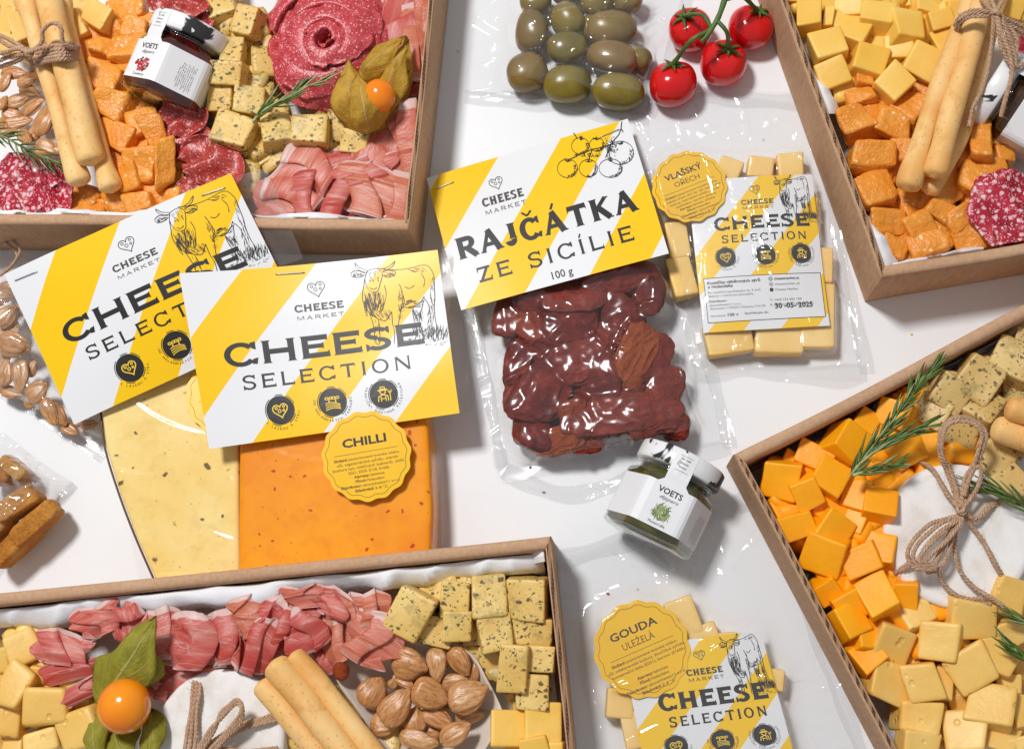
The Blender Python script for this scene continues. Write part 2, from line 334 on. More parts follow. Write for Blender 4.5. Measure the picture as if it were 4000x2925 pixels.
# printed paper: yellow stripes across white; u + k v banding on the sheet's own coordinates
def striped(name, k, start, width, period, rough=.27, phase_neg=False):
    t = NT(name); uvn = t.N.new('ShaderNodeUVMap'); sx = t.N.new('ShaderNodeSeparateXYZ'); t.lk(uvn.outputs[0], sx.inputs[0])
    c = t.math('ADD', sx.outputs[0], t.math('MULTIPLY', sx.outputs[1], k)); q = t.math('DIVIDE', t.math('ADD', c, 2*period-start), period)
    fr = t.math('FRACT', q); m = t.math('LESS_THAN', fr, width/period)
    t.col(t.mix(m, (.80, .80, .81, 1), (.93, .565, .004, 1))); t.bump(t.noise(700, 2), .04, .0003); t.bump(t.noise(25, 2), .06, .003); return t.pr(rough, .5)
M['stripe_a'] = striped('striped_card', .635, .236, .285, .5715)
M['stripe_b'] = striped('striped_tomato_card', .65, .065, .292, .603)
M['stripe_c'] = striped('striped_label', 1.12, .569, .289, .583, .4)
M['ink'] = simple('black_ink', (.025, .023, .022, 1), .35, .4, .05)
M['ink_soft'] = simple('dark_print', (.07, .06, .055, 1), .35, .4, .05)
M['ink_brown'] = simple('brown_print', (.12, .045, .008, 1), .4, .4, .05)
M['yellow'] = simple('yellow_sticker', (.93, .53, .006, 1), .3, .5, .02)
M['icon'] = simple('yellow_print', (.93, .62, .05, 1), .4, .4, .02)
M['label'] = simple('white_label', (.80, .80, .81, 1), .4, .4, .01)
M['steel'] = simple('staple_steel', (.55, .55, .56, 1), .3, .5, .02); M['steel'].node_tree.nodes['Principled BSDF'].inputs['Metallic'].default_value = .9
t = NT('jar_lid'); cow = t.step(t.noise(70, 3, .55, dist=.6), .555, .58); t.col(t.mix(cow, (.82, .82, .82, 1), (.03, .03, .03, 1))); M['lid'] = t.pr(.25, .5)
def jam(name, a, b):
    t = NT(name); t.col(t.ramp(t.noise(120, 4), [(.3, lin(a)), (.7, lin(b))])); return t.pr(.15, .5)
M['jam'] = jam('cranberry_jam', '2A0805', '6A160C'); M['mustard'] = jam('dill_mustard', '363208', '66601C'); M['brownjam'] = jam('brown_spread', '20120A', '4A2C16')
M['berry'] = simple('berry_print', lin('C4323C'), .4, .4, .3, 300); M['berry2'] = simple('berry_print_dark', lin('5E1828'), .4, .4, .2, 300); M['berry3'] = simple('berry_print_light', lin('E58A86'), .4, .4, .2)
M['dill'] = simple('dill_print', lin('6E8232'), .5, .3, .4, 500)
def clear(name, rough, base, gain, haze, emb=0.0, wr=.25, tint=(1, 1, 1, 1), wscale=45, hc=.8):
    t = NT(name); N = t.N; tp = N.new('ShaderNodeBsdfTransparent'); tp.inputs[0].default_value = tint
    gl = N.new('ShaderNodeBsdfGlossy'); gl.inputs['Roughness'].default_value = rough; gl.inputs[0].default_value = (1, 1, 1, 1)
    df = N.new('ShaderNodeBsdfDiffuse'); df.inputs[0].default_value = (hc, hc, hc*1.02, 1)
    t.bump(t.noise(wscale, 3, .5, dist=1.2), wr, .004)
    if emb:
        ch = N.new('ShaderNodeTexVoronoi'); ch.inputs['Scale'].default_value = 900; ch.inputs['Randomness'].default_value = .15; t.lk(t.tc.outputs['Object'], ch.inputs['Vector']); t.bump(ch.outputs['Distance'], emb, .0006)
    nn = t.b.inputs['Normal'].links[0].from_socket
    ge = N.new('ShaderNodeNewGeometry'); dp = N.new('ShaderNodeVectorMath'); dp.operation = 'DOT_PRODUCT'; t.lk(nn, dp.inputs[0]); t.lk(ge.outputs['Incoming'], dp.inputs[1]); t.lk(nn, gl.inputs['Normal'])
    g1 = t.math('SUBTRACT', 1.0, t.math('ABSOLUTE', dp.outputs['Value']), True); f = t.math('ADD', t.math('MULTIPLY', t.math('POWER', g1, 4.0), .75*gain), .045+base, True)
    m1 = N.new('ShaderNodeMixShader'); m1.inputs[0].default_value = haze; t.lk(tp.outputs[0], m1.inputs[1]); t.lk(df.outputs[0], m1.inputs[2])
    m2 = N.new('ShaderNodeMixShader'); t.lk(f, m2.inputs[0]); t.lk(m1.outputs[0], m2.inputs[1]); t.lk(gl.outputs[0], m2.inputs[2]); t.lk(m2.outputs[0], t.out.inputs[0])
    t.N.remove(t.b); return t.m
M['film'] = clear('clear_film', .07, .01, 1.15, .035, wr=.16, hc=.85)
M['seam'] = clear('sealed_film_edge', .1, .02, 1.3, .16, emb=.1, wr=.2, hc=.8)
M['film_flat'] = clear('taut_film', .12, -.015, .8, .0, wr=.06)
M['film_e'] = clear('embossed_film', .2, .02, 1.1, .012, emb=.0, wr=.04)
M['glass'] = clear('jar_glass', .03, .03, 1.5, .0, wr=.05, tint=(.93, .95, .93, 1))
# ------------------------------------------------------------------ lettering
_tc = {}
def text_geo(s, bold=0.0, italic=0.0):
    k = (s, bold, italic)
    if k in _tc: return _tc[k]
    c = bpy.data.curves.new('t', 'FONT'); c.body = s; c.size = 1.0; c.resolution_u = 2; c.offset = bold; c.shear = italic; c.align_x = 'LEFT'
    o = bpy.data.objects.new('t', c); COL.objects.link(o); bpy.context.view_layer.update()
    me = bpy.data.meshes.new_from_object(o); n = len(me.vertices); a = np.zeros(n*3); me.vertices.foreach_get('co', a); a = a.reshape(-1, 3)[:, :2]/.72
    F = [tuple(p.vertices) for p in me.polygons]; bpy.data.objects.remove(o); bpy.data.curves.remove(c); bpy.data.meshes.remove(me)
    _tc[k] = (a, F); return _tc[k]
class Print:                               # flat shapes in sheet millimetres (x right, y down from the top-left corner)
    def __init__(s): s.V = []; s.F = []; s.n = 0; s.q = 0
    def add(s, P, F):
        P = np.asarray(P, float); z = np.full((len(P), 1), (s.q % 20)*.002); s.q += 1
        s.V.append(np.hstack([P, z])); s.F += [tuple(i+s.n for i in f) for f in F]; s.n += len(P)
    def text(s, x, y, t, cap, align='l', bold=0.0, italic=0.0, width=None, ang=0.0):
        a, F = text_geo(t, bold, italic); a = a.copy()
        if len(a) == 0: return
        a[:, 0] -= a[:, 0].min(); wd = a[:, 0].max(); a = a*cap; wd *= cap
        if width: a[:, 0] *= width/wd; wd = width
        a[:, 0] -= {'l': 0, 'c': wd/2, 'r': wd}[align]
        P = np.stack([a[:, 0], -a[:, 1]], 1); c, n = math.cos(ang), math.sin(ang)
        P = P@np.array([[c, -n], [n, c]]); s.add(P+[x, y], F)
    def line(s, P, t, closed=False):
        P = np.asarray(P, float)
        if closed: P = np.vstack([P, P[:1]])
        T = np.gradient(P, axis=0) if len(P) > 2 else np.repeat([P[1]-P[0]], 2, 0)
        if closed: T[0] = T[-1] = P[1]-P[-2]
        T /= np.maximum(np.linalg.norm(T, axis=1), 1e-9)[:, None]; N = np.stack([-T[:, 1], T[:, 0]], 1)
        t = np.broadcast_to(np.asarray(t, float), (len(P),))[:, None]; n = len(P)
        s.add(np.vstack([P+N*t/2, P-N*t/2]), [(i, i+1, n+i+1, n+i) for i in range(n-1)])
    def disc(s, x, y, r, n=28, ry=None):
        a = np.linspace(0, 2*math.pi, n, endpoint=False); s.add(np.stack([x+r*np.cos(a), y+(ry or r)*np.sin(a)], 1), [tuple(range(n))])
    def arc(s, x, y, r, a0, a1, t, n=16, ry=None):
        a = np.radians(np.linspace(a0, a1, n)); s.line(np.stack([x+r*np.cos(a), y+(ry or r)*np.sin(a)], 1), t)
    def curved(s, x, y, r, t, cap, mid, step=None):     # text along the underside of a circle; mid in degrees from +x, y down
        st = step or cap*1.15/r
        for i, ch in enumerate(t):
            a = math.radians(mid)-(i-(len(t)-1)/2)*st
            if ch != ' ': s.text(x+r*math.cos(a), y+r*math.sin(a), ch, cap, 'c', ang=math.pi/2-a)
    def roman(s, x, y, t, cap, width, heavy):           # wide engraved capitals with small serifs, baseline at y
        th = .28 if heavy else .185; tv = th*.8; sf = .05; so = .07 if heavy else .06
        W_ = dict(C=1.15, H=1.2, E=.98, S=.92, L=.92, T=1.08, I=.34, O=1.22, N=1.2, R=1.12, A=1.25, J=.72, K=1.15, Z=1.02, G=1.2, U=1.15, D=1.2, M=1.4)
        W_[' '] = .5
        base = {'Č': 'C', 'Á': 'A', 'Í': 'I'}; gap = .16 if heavy else .42
        tot = sum(W_[base.get(c, c)] for c in t)+gap*(len(t)-1); k = width/tot; px = x
        def q(*p): s.add([(px+a*k, y-b*cap) for a, b in p], [tuple(range(len(p)))])
        def bar(x0, y0, x1, y1, t_):
            dx, dy = (x1-x0)*k, (y1-y0)*cap; L = math.hypot(dx, dy); nx, ny = -dy/L*t_*cap/2, dx/L*t_*cap/2
            s.add([(px+x0*k+nx, y-y0*cap-ny), (px+x1*k+nx, y-y1*cap-ny), (px+x1*k-nx, y-y1*cap+ny), (px+x0*k-nx, y-y0*cap+ny)], [(0, 1, 2, 3)])
        def stem(xc, y0=0, y1=1, t_=None):
            u = (t_ or th)*cap/k/2; o = so*cap/k
            q((xc-u-o, y0), (xc+u+o, y0), (xc+u+o*.2, y0+sf), (xc+u, y0+sf*2), (xc+u, y1-sf*2), (xc+u+o*.2, y1-sf), (xc+u+o, y1), (xc-u-o, y1), (xc-u-o*.2, y1-sf), (xc-u, y1-sf*2), (xc-u, y0+sf*2), (xc-u-o*.2, y0+sf))
        def arc(cx, cy, rx, ry, a0, a1, n=18):
            a = np.radians(np.linspace(a0, a1, n)); o = []; i_ = []
            for v in a:
                tt = th*.85
                o.append((px+(cx+rx*math.cos(v))*k, y-(cy+ry*math.sin(v))*cap)); rxi = rx-th*cap/k; ryi = ry-tv*.85
                i_.append((px+(cx+rxi*math.cos(v))*k, y-(cy+ryi*math.sin(v))*cap))
            s.add(o+i_, [(i, i+1, n+i+1, n+i) for i in range(n-1)])
        u = th*cap/k/2; o = so*cap/k
        for ch in t:
            c = base.get(ch, ch); w_ = W_[c]; l = u+o
            if c in 'EL':
                stem(l)
                if c == 'E':
                    bar(l, 1-tv/2, w_-.06, 1-tv/2, tv); q((w_-.06, 1), (w_, 1), (w_-.02, .72), (w_-.06, 1-tv))
                    bar(l, .52, w_-.22, .52, tv*.85); q((w_-.22, .52+tv/2), (w_-.16, .66), (w_-.16, .38), (w_-.22, .52-tv/2))
                bar(l, tv/2, w_-.05, tv/2, tv); q((w_-.05, tv), (w_+.02, .30), (w_+.04, 0), (w_-.05, 0))
            elif c == 'H': stem(l); stem(w_-l); bar(l, .5, w_-l, .5, tv)
            elif c == 'I': stem(w_/2)
            elif c == 'T': stem(w_/2); bar(0.03, 1-tv/2, w_-.03, 1-tv/2, tv); q((0, .68), (.03, 1), (.08, 1), (.08, 1-tv)); q((w_-.08, 1-tv), (w_-.08, 1), (w_-.03, 1), (w_, .68))
            elif c == 'N': stem(l, t_=th*.7); stem(w_-l, t_=th*.7); bar(l, .98, w_-l, .02, th)
            elif c == 'M': stem(l, t_=th*.6); stem(w_-l, t_=th*.9); bar(l, .98, w_/2, .05, th*.9); bar(w_/2, .05, w_-l, .98, th*.6)
            elif c == 'O': arc(w_/2, .5, w_/2, .53, 0, 360, 32)
            elif c == 'C': arc(w_/2, .5, w_/2, .53, 38, 322, 26); q((w_*.80, .97), (w_*.98, 1.02), (w_*.98, .66), (w_*.86, .72)); q((w_*.82, .05), (w_*.86, .26), (w_*1.02, .30), (w_*.97, .02))
            elif c == 'S':
                arc(w_/2, .745, w_/2, .285, 30, 270, 18); arc(w_/2, .27, w_/2, .30, -150, 90, 18); q((w_*.84, 1.0), (w_*.97, 1.02), (w_*.97, .70), (w_*.84, .78)); q((w_*.02, -.02), (w_*.14, 0), (w_*.16, .24), (w_*.02, .32))
            elif c == 'R':
                stem(l); bar(l, 1-tv/2, w_*.6, 1-tv/2, tv); bar(l, .46, w_*.6, .46, tv*.8); arc(w_*.58, .70, w_*.36, .30, -90, 90, 12); bar(w_*.5, .46, w_-.1, .02, th); bar(w_-.24, .03, w_+.03, .03, .06)
            elif c == 'A':
                bar(w_*.5, 1, .12, 0, th*.6); bar(w_*.46, 1, w_-.2, 0, th*1.05); bar(.26, .33, w_-.3, .33, tv*.8); bar(-.02, .03, .28, .03, .06); bar(w_-.42, .03, w_+.02, .03, .06)
            elif c == 'J': stem(w_-l-.02, .3, 1); arc(w_*.42, .24, w_*.46, .28, -170, 10, 12)
            elif c == 'K': stem(l); bar(l, .42, w_-.2, .98, th*.62); bar(w_*.38, .6, w_-.16, .02, th*1.02); bar(w_-.36, .97, w_-.04, .97, .06); bar(w_-.36, .03, w_+.02, .03, .06)
            elif c == 'Z': bar(.06, 1-tv/2, w_-.04, 1-tv/2, tv); bar(.04, tv/2, w_-.02, tv/2, tv); bar(w_-.2, .97, .2, .03, th); q((.03, .68), (.05, 1), (.13, 1), (.11, .7)); q((w_-.1, 0), (w_, 0), (w_+.03, .32), (w_-.06, .3))
            if ch == 'Č': bar(w_*.3, 1.32, w_*.52, 1.12, .09); bar(w_*.52, 1.12, w_*.76, 1.32, .09)
            if ch in 'ÁÍ': bar(w_*.5-.02, 1.1, w_*.5+(.16 if ch == 'Á' else .12), 1.36, .11)
            px += (w_+gap)*k
    def build(s, name, surf, mat, parent, origin, dz=.12, normal=None):
        if not s.V: return None
        V = np.vstack(s.V); P = surf(V[:, 0], V[:, 1]); P[:, 2] += dz+V[:, 2]
        return mk(name, P, s.F, mat, parent, origin, smooth=False)
def heart(cx, cy, sz, n=40):
    t = np.linspace(0, 2*math.pi, n, endpoint=False)
    return np.stack([cx+sz*(16*np.sin(t)**3)/17, cy-sz*(13*np.cos(t)-5*np.cos(2*t)-2*np.cos(3*t)-np.cos(4*t))/17], 1)
def heart_logo(p, cx, cy, sz, th):
    H = heart(0, 0, sz); H = H[[i for i in range(40) if i not in (17, 18, 8)]]
    a = .12; R = np.array([[math.cos(a), -math.sin(a)], [math.sin(a), math.cos(a)]]); p.line(H@R+[cx, cy], th, True)
    for dx, dy, r in ((-.5, -.28, .15), (-.12, .1, .19), (.45, -.42, .13), (.42, .05, .12)): p.arc(cx+dx*sz, cy+dy*sz, r*sz, 0, 360, th*.8, 12)
COW = [  # engraved cow, points read off the card (crop pixels), mapped to the card by its own corner frame
 [(1180, 905), (1280, 920), (1390, 915), (1480, 895), (1540, 880), (1585, 885), (1615, 920), (1635, 970), (1640, 1060), (1645, 1150), (1640, 1230), (1650, 1330), (1665, 1400), (1650, 1430), (1620, 1410), (1612, 1300), (1590, 1200), (1555, 1150)],
 [(1560, 1140), (1520, 1200), (1460, 1235), (1400, 1225), (1385, 1190)], [(1470, 1240), (1490, 1290), (1530, 1275), (1555, 1170)],
 [(1465, 1250), (1478, 1330), (1500, 1400), (1495, 1480)], [(1530, 1275), (1520, 1350), (1525, 1440)],
 [(1385, 1190), (1370, 1270), (1357, 1350), (1345, 1450), (1350, 1540)], [(1300, 1270), (1308, 1370), (1325, 1440), (1320, 1530)],
 [(1080, 1000), (1075, 1060), (1065, 1120), (1070, 1190), (1100, 1250), (1150, 1300), (1200, 1330), (1250, 1340), (1280, 1300), (1300, 1265)],
 [(1110, 1260), (1140, 1330), (1160, 1420), (1165, 1510), (1195, 1535), (1210, 1500)], [(1190, 1325), (1205, 1400), (1205, 1500)],
 [(1360, 1040), (1385, 1110), (1400, 1180), (1385, 1240)], [(1240, 1050), (1255, 1120), (1240, 1200), (1215, 1270)],
 [(1105, 930), (1085, 985), (1090, 1040), (1115, 1090), (1155, 1110), (1190, 1090), (1205, 1040), (1220, 980), (1215, 935), (1170, 912), (1105, 930)],
 [(1100, 928), (1040, 905), (1003, 868), (1015, 908), (1060, 938), (1100, 945)], [(1212, 915), (1270, 895), (1322, 848), (1295, 900), (1225, 930)],
 [(1080, 950), (1020, 930), (978, 945), (972, 965), (990, 985), (1040, 985), (1082, 965)], [(1225, 940), (1270, 925), (1325, 935), (1315, 965), (1265, 985), (1222, 965)],
 [(1120, 1070), (1150, 1085), (1180, 1070)], [(1125, 990), (1138, 985)], [(1180, 990), (1195, 985)], [(1155, 1110), (1165, 1160), (1150, 1220)],
 [(1400, 1060), (1440, 1075), (1480, 1050)], [(1530, 940), (1560, 1000), (1555, 1060)]]
def cow(p, fx, fy, th, seed=3):
    r = random.Random(seed)
    def q(x, y): return (fx(x, y), fy(x, y))
    for L in COW:
        P = smooth_path([(*q(a, b), 0) for a, b in L], len(L)*4)[:, :2]; n = len(P)
        p.line(P, th*1.25*(.65+.5*np.abs(np.sin(np.linspace(0, 5, n)+len(L)))))
    def hatch(n, x0, x1, y0, y1, dx, dy, k=1.0):
        for i in range(n):
            x, y = r.uniform(x0, x1), r.uniform(y0, y1); l = r.uniform(.5, 1.2)
            p.line([q(x, y), q(x+dx*l*.5+r.uniform(-4, 4), y+dy*l*.5), q(x+dx*l, y+dy*l)], th*k*r.uniform(.4, .9))
    hatch(70, 1075, 1130, 1110, 1240, 18, 70); hatch(60, 1150, 1240, 1090, 1230, -8, 60); hatch(40, 1120, 1280, 1240, 1300, 30, 35)
    hatch(34, 1400, 1540, 1180, 1235, 30, -12); hatch(24, 1600, 1640, 960, 1250, 2, 40); hatch(20, 1420, 1560, 900, 930, 24, 10)
    hatch(40, 1470, 1545, 1250, 1320, 12, 40); hatch(26, 1590, 1640, 1230, 1400, -6, 40); hatch(30, 980, 1060, 945, 980, 20, 6, .8); hatch(30, 1230, 1310, 940, 975, 20, 6, .8)
    hatch(30, 1110, 1200, 925, 1010, 6, 24, .8); hatch(30, 1350, 1395, 1080, 1300, 6, 40, .8); hatch(20, 1160, 1205, 1330, 1500, 3, 30)
    for i in range(150):
        x, y = r.uniform(1470, 1745), r.uniform(1420, 1500)+0; l = r.uniform(25, 60); b = r.uniform(-20, 20)
        p.line([q(x, y), q(x+b*.4, y-l*.6), q(x+b, y-l)], [th*.8, th*.6, th*.1])
    for i in range(60):
        x = r.uniform(1340, 1745); y = r.uniform(1490, 1545); p.line([q(x, y), q(x+r.uniform(8, 25), y-r.uniform(2, 14))], th*.5)
def badge(ink, yel, cx, cy, r, kind, txt, mid=90, ink2=None):
    ink.disc(cx, cy, r, 32)
    for a0, a1 in ((150, 230), (-60, -20), (20, 60), (95, 130), (255, 285)): ink.arc(cx, cy, r*1.07, a0, a1, r*.05, 10)
    th = r*.08; k = r*.5
    if kind == 'heart': heart_logo(yel, cx, cy, k*1.12, th)
    elif kind == 'field':
        for i in range(4):
            a = np.linspace(0, 1, 9); yel.line(np.stack([cx-k*1.05+a*k*2.1, cy+k*(1.05-.26*i)-np.sin(a*math.pi)*k*.22+(a-.5)*k*.1*i], 1), th*.75)
        for sx in (-.5, .45):
            yel.line([(cx+sx*k, cy+k*.1), (cx+sx*k, cy-k*.4)], th)
            for d in (-1, 1): yel.arc(cx+sx*k+d*k*.28, cy-k*.58, k*.24, 0, 360, th*.8, 12, k*.16)
    else:
        yel.arc(cx-.1*k, cy-.35*k, k*.38, 0, 360, th, 14); yel.line([(cx-.8*k, cy-.55*k), (cx+.6*k, cy-.6*k)], th*1.3); yel.line([(cx-.45*k, cy-.6*k), (cx-.4*k, cy-k), (cx+.2*k, cy-k), (cx+.25*k, cy-.62*k)], th)
        yel.line([(cx-.85*k, cy+k), (cx-.75*k, cy+.3*k), (cx-.1*k, cy+.08*k), (cx+.55*k, cy+.3*k), (cx+.6*k, cy+k)], th)
        yel.line([(cx-.45*k, cy+.2*k), (cx-.4*k, cy+k)], th*.8); yel.line([(cx+.25*k, cy+.2*k), (cx+.25*k, cy+k)], th*.8); yel.line([(cx-.42*k, cy+.62*k), (cx+.25*k, cy+.62*k)], th*.8)
        yel.line([(cx+.9*k, cy-.4*k), (cx+.9*k, cy+k)], th*.8); yel.line([(cx+.68*k, cy-.5*k), (cx+.7*k, cy-.15*k), (cx+1.1*k, cy-.15*k), (cx+1.12*k, cy-.5*k)], th*.7)
    ink.curved(cx, cy, r*1.36, txt, r*.17, mid, .163)
# ------------------------------------------------------------------ sheets laid by four photograph corners
class Sheet:
    def __init__(s, corners, zs, w, h, bulge=0.0, wav=0.0, seed=1, curl=0.0):
        s.curl = curl
        s.C = [W(c[0], c[1], z) for c, z in zip(corners, zs)]; s.w, s.h, s.bulge, s.wav, s.seed = w, h, bulge, wav, seed
    def __call__(s, x, y):
        u = (np.asarray(x, float)/s.w)[:, None]; v = (np.asarray(y, float)/s.h)[:, None]; a, b, c, d = s.C
        P = a*(1-u)*(1-v)+b*u*(1-v)+c*u*v+d*(1-u)*v
        P[:, 2] += (s.bulge*4*u*(1-u)*(0.35+.65*np.sin(np.clip(v, 0, 1)*math.pi)))[:, 0]
        if s.curl: P[:, 2] += s.curl*((np.clip(1-u*1.25, 0, 1)**2)*(np.clip(1-v*.8, 0, 1)))[:, 0]
        if s.wav: P[:, 2] += s.wav*sn(np.hstack([u*s.w, v*s.h]), s.seed, .09, 5)
        return P
    def mesh(s, name, mat, parent, origin, n=24, t=.25):
        g = np.linspace(0, 1, n); U, V = np.meshgrid(g, g); x, y = U.ravel()*s.w, V.ravel()*s.h; T = s(x, y); B = T.copy(); B[:, 2] -= t
        F = [(a, d, c, b) for a, b, c, d in grid_faces(n, n)]; k = n*n; F2 = [(a+k, b+k, c+k, d+k) for a, b, c, d in grid_faces(n, n)]
        ring = list(range(n))+[n*i+n-1 for i in range(1, n)]+[n*(n-1)+i for i in range(n-2, -1, -1)]+[n*i for i in range(n-2, 0, -1)]
        F3 = [(ring[i], ring[(i+1) % len(ring)], ring[(i+1) % len(ring)]+k, ring[i]+k) for i in range(len(ring))]
        uv = np.stack([U.ravel(), V.ravel()], 1)
        o = mk(name, np.vstack([T, B]), F+F2+F3, mat, parent, origin, uv=np.vstack([uv, uv])); o.data.set_sharp_from_angle(angle=.7); return o
def staple(parent, org, surf, x0, y0, x1, y1):
    P = surf(np.array([x0, x1]), np.array([y0, y1])); P[:, 2] += .45; Q = [P[0]-[0, 0, .8], P[0], P[1], P[1]-[0, 0, .8]]
    V, F = tube(np.array([Q[0], Q[1], Q[1]*.9+Q[2]*.1, Q[1]*.1+Q[2]*.9, Q[2], Q[3]]), .28, 6); mk('staple', V, F, M['steel'], parent, org)
def sticker(parent, px, py, z, r_px, rot, lines, title, tilt=(0, 0), name='round_sticker', sub=None):
    c = W(px, py, z); r = mm(r_px, z); R = rotm(tilt[0], tilt[1], rot)
    n = 192; a = np.linspace(0, 2*math.pi, n, endpoint=False); rr = r*(1+.022*np.cos(15*a))
    T = np.stack([rr*np.cos(a), rr*np.sin(a), np.zeros(n)], 1); V = np.vstack([[[0, 0, .14]], T+[0, 0, .14], T]); V = V@R.T+c
    F = [(0, 1+i, 1+(i+1) % n) for i in range(n)]+[(1+i, 1+n+i, 1+n+(i+1) % n, 1+(i+1) % n) for i in range(n)]
    st = mk(name, V, F, M['yellow'], parent, np.array(parent.location)/S, smooth=False)
    surf = lambda x, y: np.stack([np.asarray(x), -np.asarray(y), np.full(len(x), .14)], 1)@R.T+c
    p = Print(); q = Print(); ro = r*(.90+.022*np.cos(15*a)); q.line(np.stack([ro*np.cos(a), ro*np.sin(a)], 1), .22, True)
    y = -r*.36
    if sub: p.text(0, y-.0*r, title, r*.17, 'c', .02, width=r*1.06); q.text(0, y+r*.25, sub, r*.15, 'c', .0, width=r*.72); y0 = y+r*.36
    else: p.text(0, y+.1*r, title, r*.19, 'c', .03, width=r*1.0); y0 = y+r*.26
    q.line([(-r*.72, y0), (r*.72, y0)], .22)
    for i, (b, t_) in enumerate(lines):
        yy = y0+r*(.14+.103*i); wl = sum(len(x) for x in (b, t_))*r*.040; bw = wl*len(b)/max(1, len(b)+len(t_))
        if b: q.text(-wl/2, yy, b, r*.062, 'l', .03, width=bw*.97)
        if t_: q.text(-wl/2+bw+.3, yy, t_, r*.058, 'l', .008, width=wl-bw)
    o = np.array(parent.location)/S
    p.build('sticker_title', surf, M['ink'], st, o, .03); q.build('sticker_small_print', surf, M['ink_brown'], st, o, .03)
    return st
# ------------------------------------------------------------------ clear film stretched over what it holds
def film(parent, corners, contents, seed, creases=14, crease_h=1.0, **kw):
    return film_(parent, corners, contents, seed, creases=creases, crease_h=crease_h, **kw)
def film_(parent, corners, contents, seed, creases=14, crease_h=1.0, nu=120, nv=120, iters=260, lift=.35, wrinkle=.35, mat='film', name='film_pouch', edge_mat=None, seal=0.06, zbase=.5, sag=0, dil=0):
    org = np.array(parent.location)/S
    C = [W(x, y, .5) for x, y in corners]; a, b, c, d = C
    g = np.linspace(0, 1, nu); k = np.linspace(0, 1, nv); U, V = np.meshgrid(g, k); U = U.ravel()[:, None]; V = V.ravel()[:, None]
    wob = .012*sn(np.hstack([U, V])*4, seed, 1.6)[:, None]
    ed = (1-np.minimum(np.minimum(U, 1-U), np.minimum(V, 1-V))*2)**2
    Uw = U+wob*ed*.8; Vw = V+wob*ed
    P = a*(1-Uw)*(1-Vw)+b*Uw*(1-Vw)+c*Uw*Vw+d*(1-Uw)*Vw
    trees = []
    for o in contents:
        v, f = world_geo(o); trees.append(BVHTree.FromPolygons([Vector(x) for x in v], f))
    H = np.full(len(P), 0.0); 
    bbs = []
    for o in contents:
        v, f = world_geo(o); bbs.append((v.min(0), v.max(0)))
    for t_, (lo, hi) in zip(trees, bbs):
        m = np.where((P[:, 0] > lo[0]) & (P[:, 0] < hi[0]) & (P[:, 1] > lo[1]) & (P[:, 1] < hi[1]))[0]
        for i in m:
            r = t_.ray_cast(Vector((P[i, 0], P[i, 1], 200)), Vector((0, 0, -1)))
            if r[0] is not None and r[0][2] > H[i]: H[i] = r[0][2]
    H = H.reshape(nv, nu); obs = np.where(H > 0, H+lift, zbase)
    wr = sn(np.hstack([P[:, 0:1], P[:, 1:2]]), seed+3, .10, 6).reshape(nv, nu); wr2 = sn(np.hstack([P[:, 0:1]*.35, P[:, 1:2]]), seed+4, .25, 6).reshape(nv, nu)
    wr = np.maximum(0, 1-np.abs(wr)*2.2)*wrinkle*1.6+np.maximum(0, 1-np.abs(wr2)*2.6)*wrinkle
    e = seal; inside = ((U > e) & (U < 1-e) & (V > e) & (V < 1-e)).reshape(nv, nu)
    Z = obs.copy(); base = np.where(H > 0, obs, zbase+wr*.7)
    for it in range(dil):
        D_ = obs.copy()
        for a_, b_ in ((1, 0), (-1, 0), (0, 1), (0, -1)): D_ = np.maximum(D_, np.roll(obs, (a_, b_), (0, 1))-.25)
        obs = D_
    if dil:
        for it in range(dil+2): A = obs.copy(); A[1:-1, 1:-1] = (obs[:-2, 1:-1]+obs[2:, 1:-1]+obs[1:-1, :-2]+obs[1:-1, 2:]+obs[1:-1, 1:-1]*2)/6; obs = A
        obs = np.maximum(obs, np.where(H > 0, H-.5, zbase)); Z = obs.copy()
    for it in range(iters):
        A = Z.copy(); A[1:-1, 1:-1] = (Z[:-2, 1:-1]+Z[2:, 1:-1]+Z[1:-1, :-2]+Z[1:-1, 2:])*.25
        Z = np.maximum(obs, A*.995) if not sag else np.maximum(obs, A-sag)
        Z = np.where(inside, Z, zbase)
    Z = np.maximum(Z, base*(H <= 0))+np.where(H > 0, wr*.4, wr*.5)
    Q = P.copy(); Q[:, 2] = Z.ravel(); rr = random.Random(seed+50); cm = P.mean(0)
    for k in range(creases):
        i = rr.randrange(len(P)); 
        if H.ravel()[i] > 0 and rr.random() < .5: continue
        p0 = P[i, :2]; ang = math.atan2(p0[1]-cm[1], p0[0]-cm[0])+rr.gauss(0, .5); ln = rr.uniform(9, 34); dx = (P[:, 0]-p0[0])*math.cos(ang)+(P[:, 1]-p0[1])*math.sin(ang); dy = -(P[:, 0]-p0[0])*math.sin(ang)+(P[:, 1]-p0[1])*math.cos(ang)+.012*rr.uniform(-1, 1)*dx**2
        ww = rr.uniform(1.3, 2.4)*(1+.4*np.abs(dx)/ln); Q[:, 2] += crease_h*rr.uniform(.5, 1.5)*np.clip(1-np.abs(dx)/ln, 0, 1)**.7*np.maximum(0, 1-np.abs(dy)/ww)**1.5
    F = [(a_, d_, c_, b_) for a_, b_, c_, d_ in grid_faces(nu, nv)]
    o = mk(name, Q, F, M[mat], parent, org)
    return o
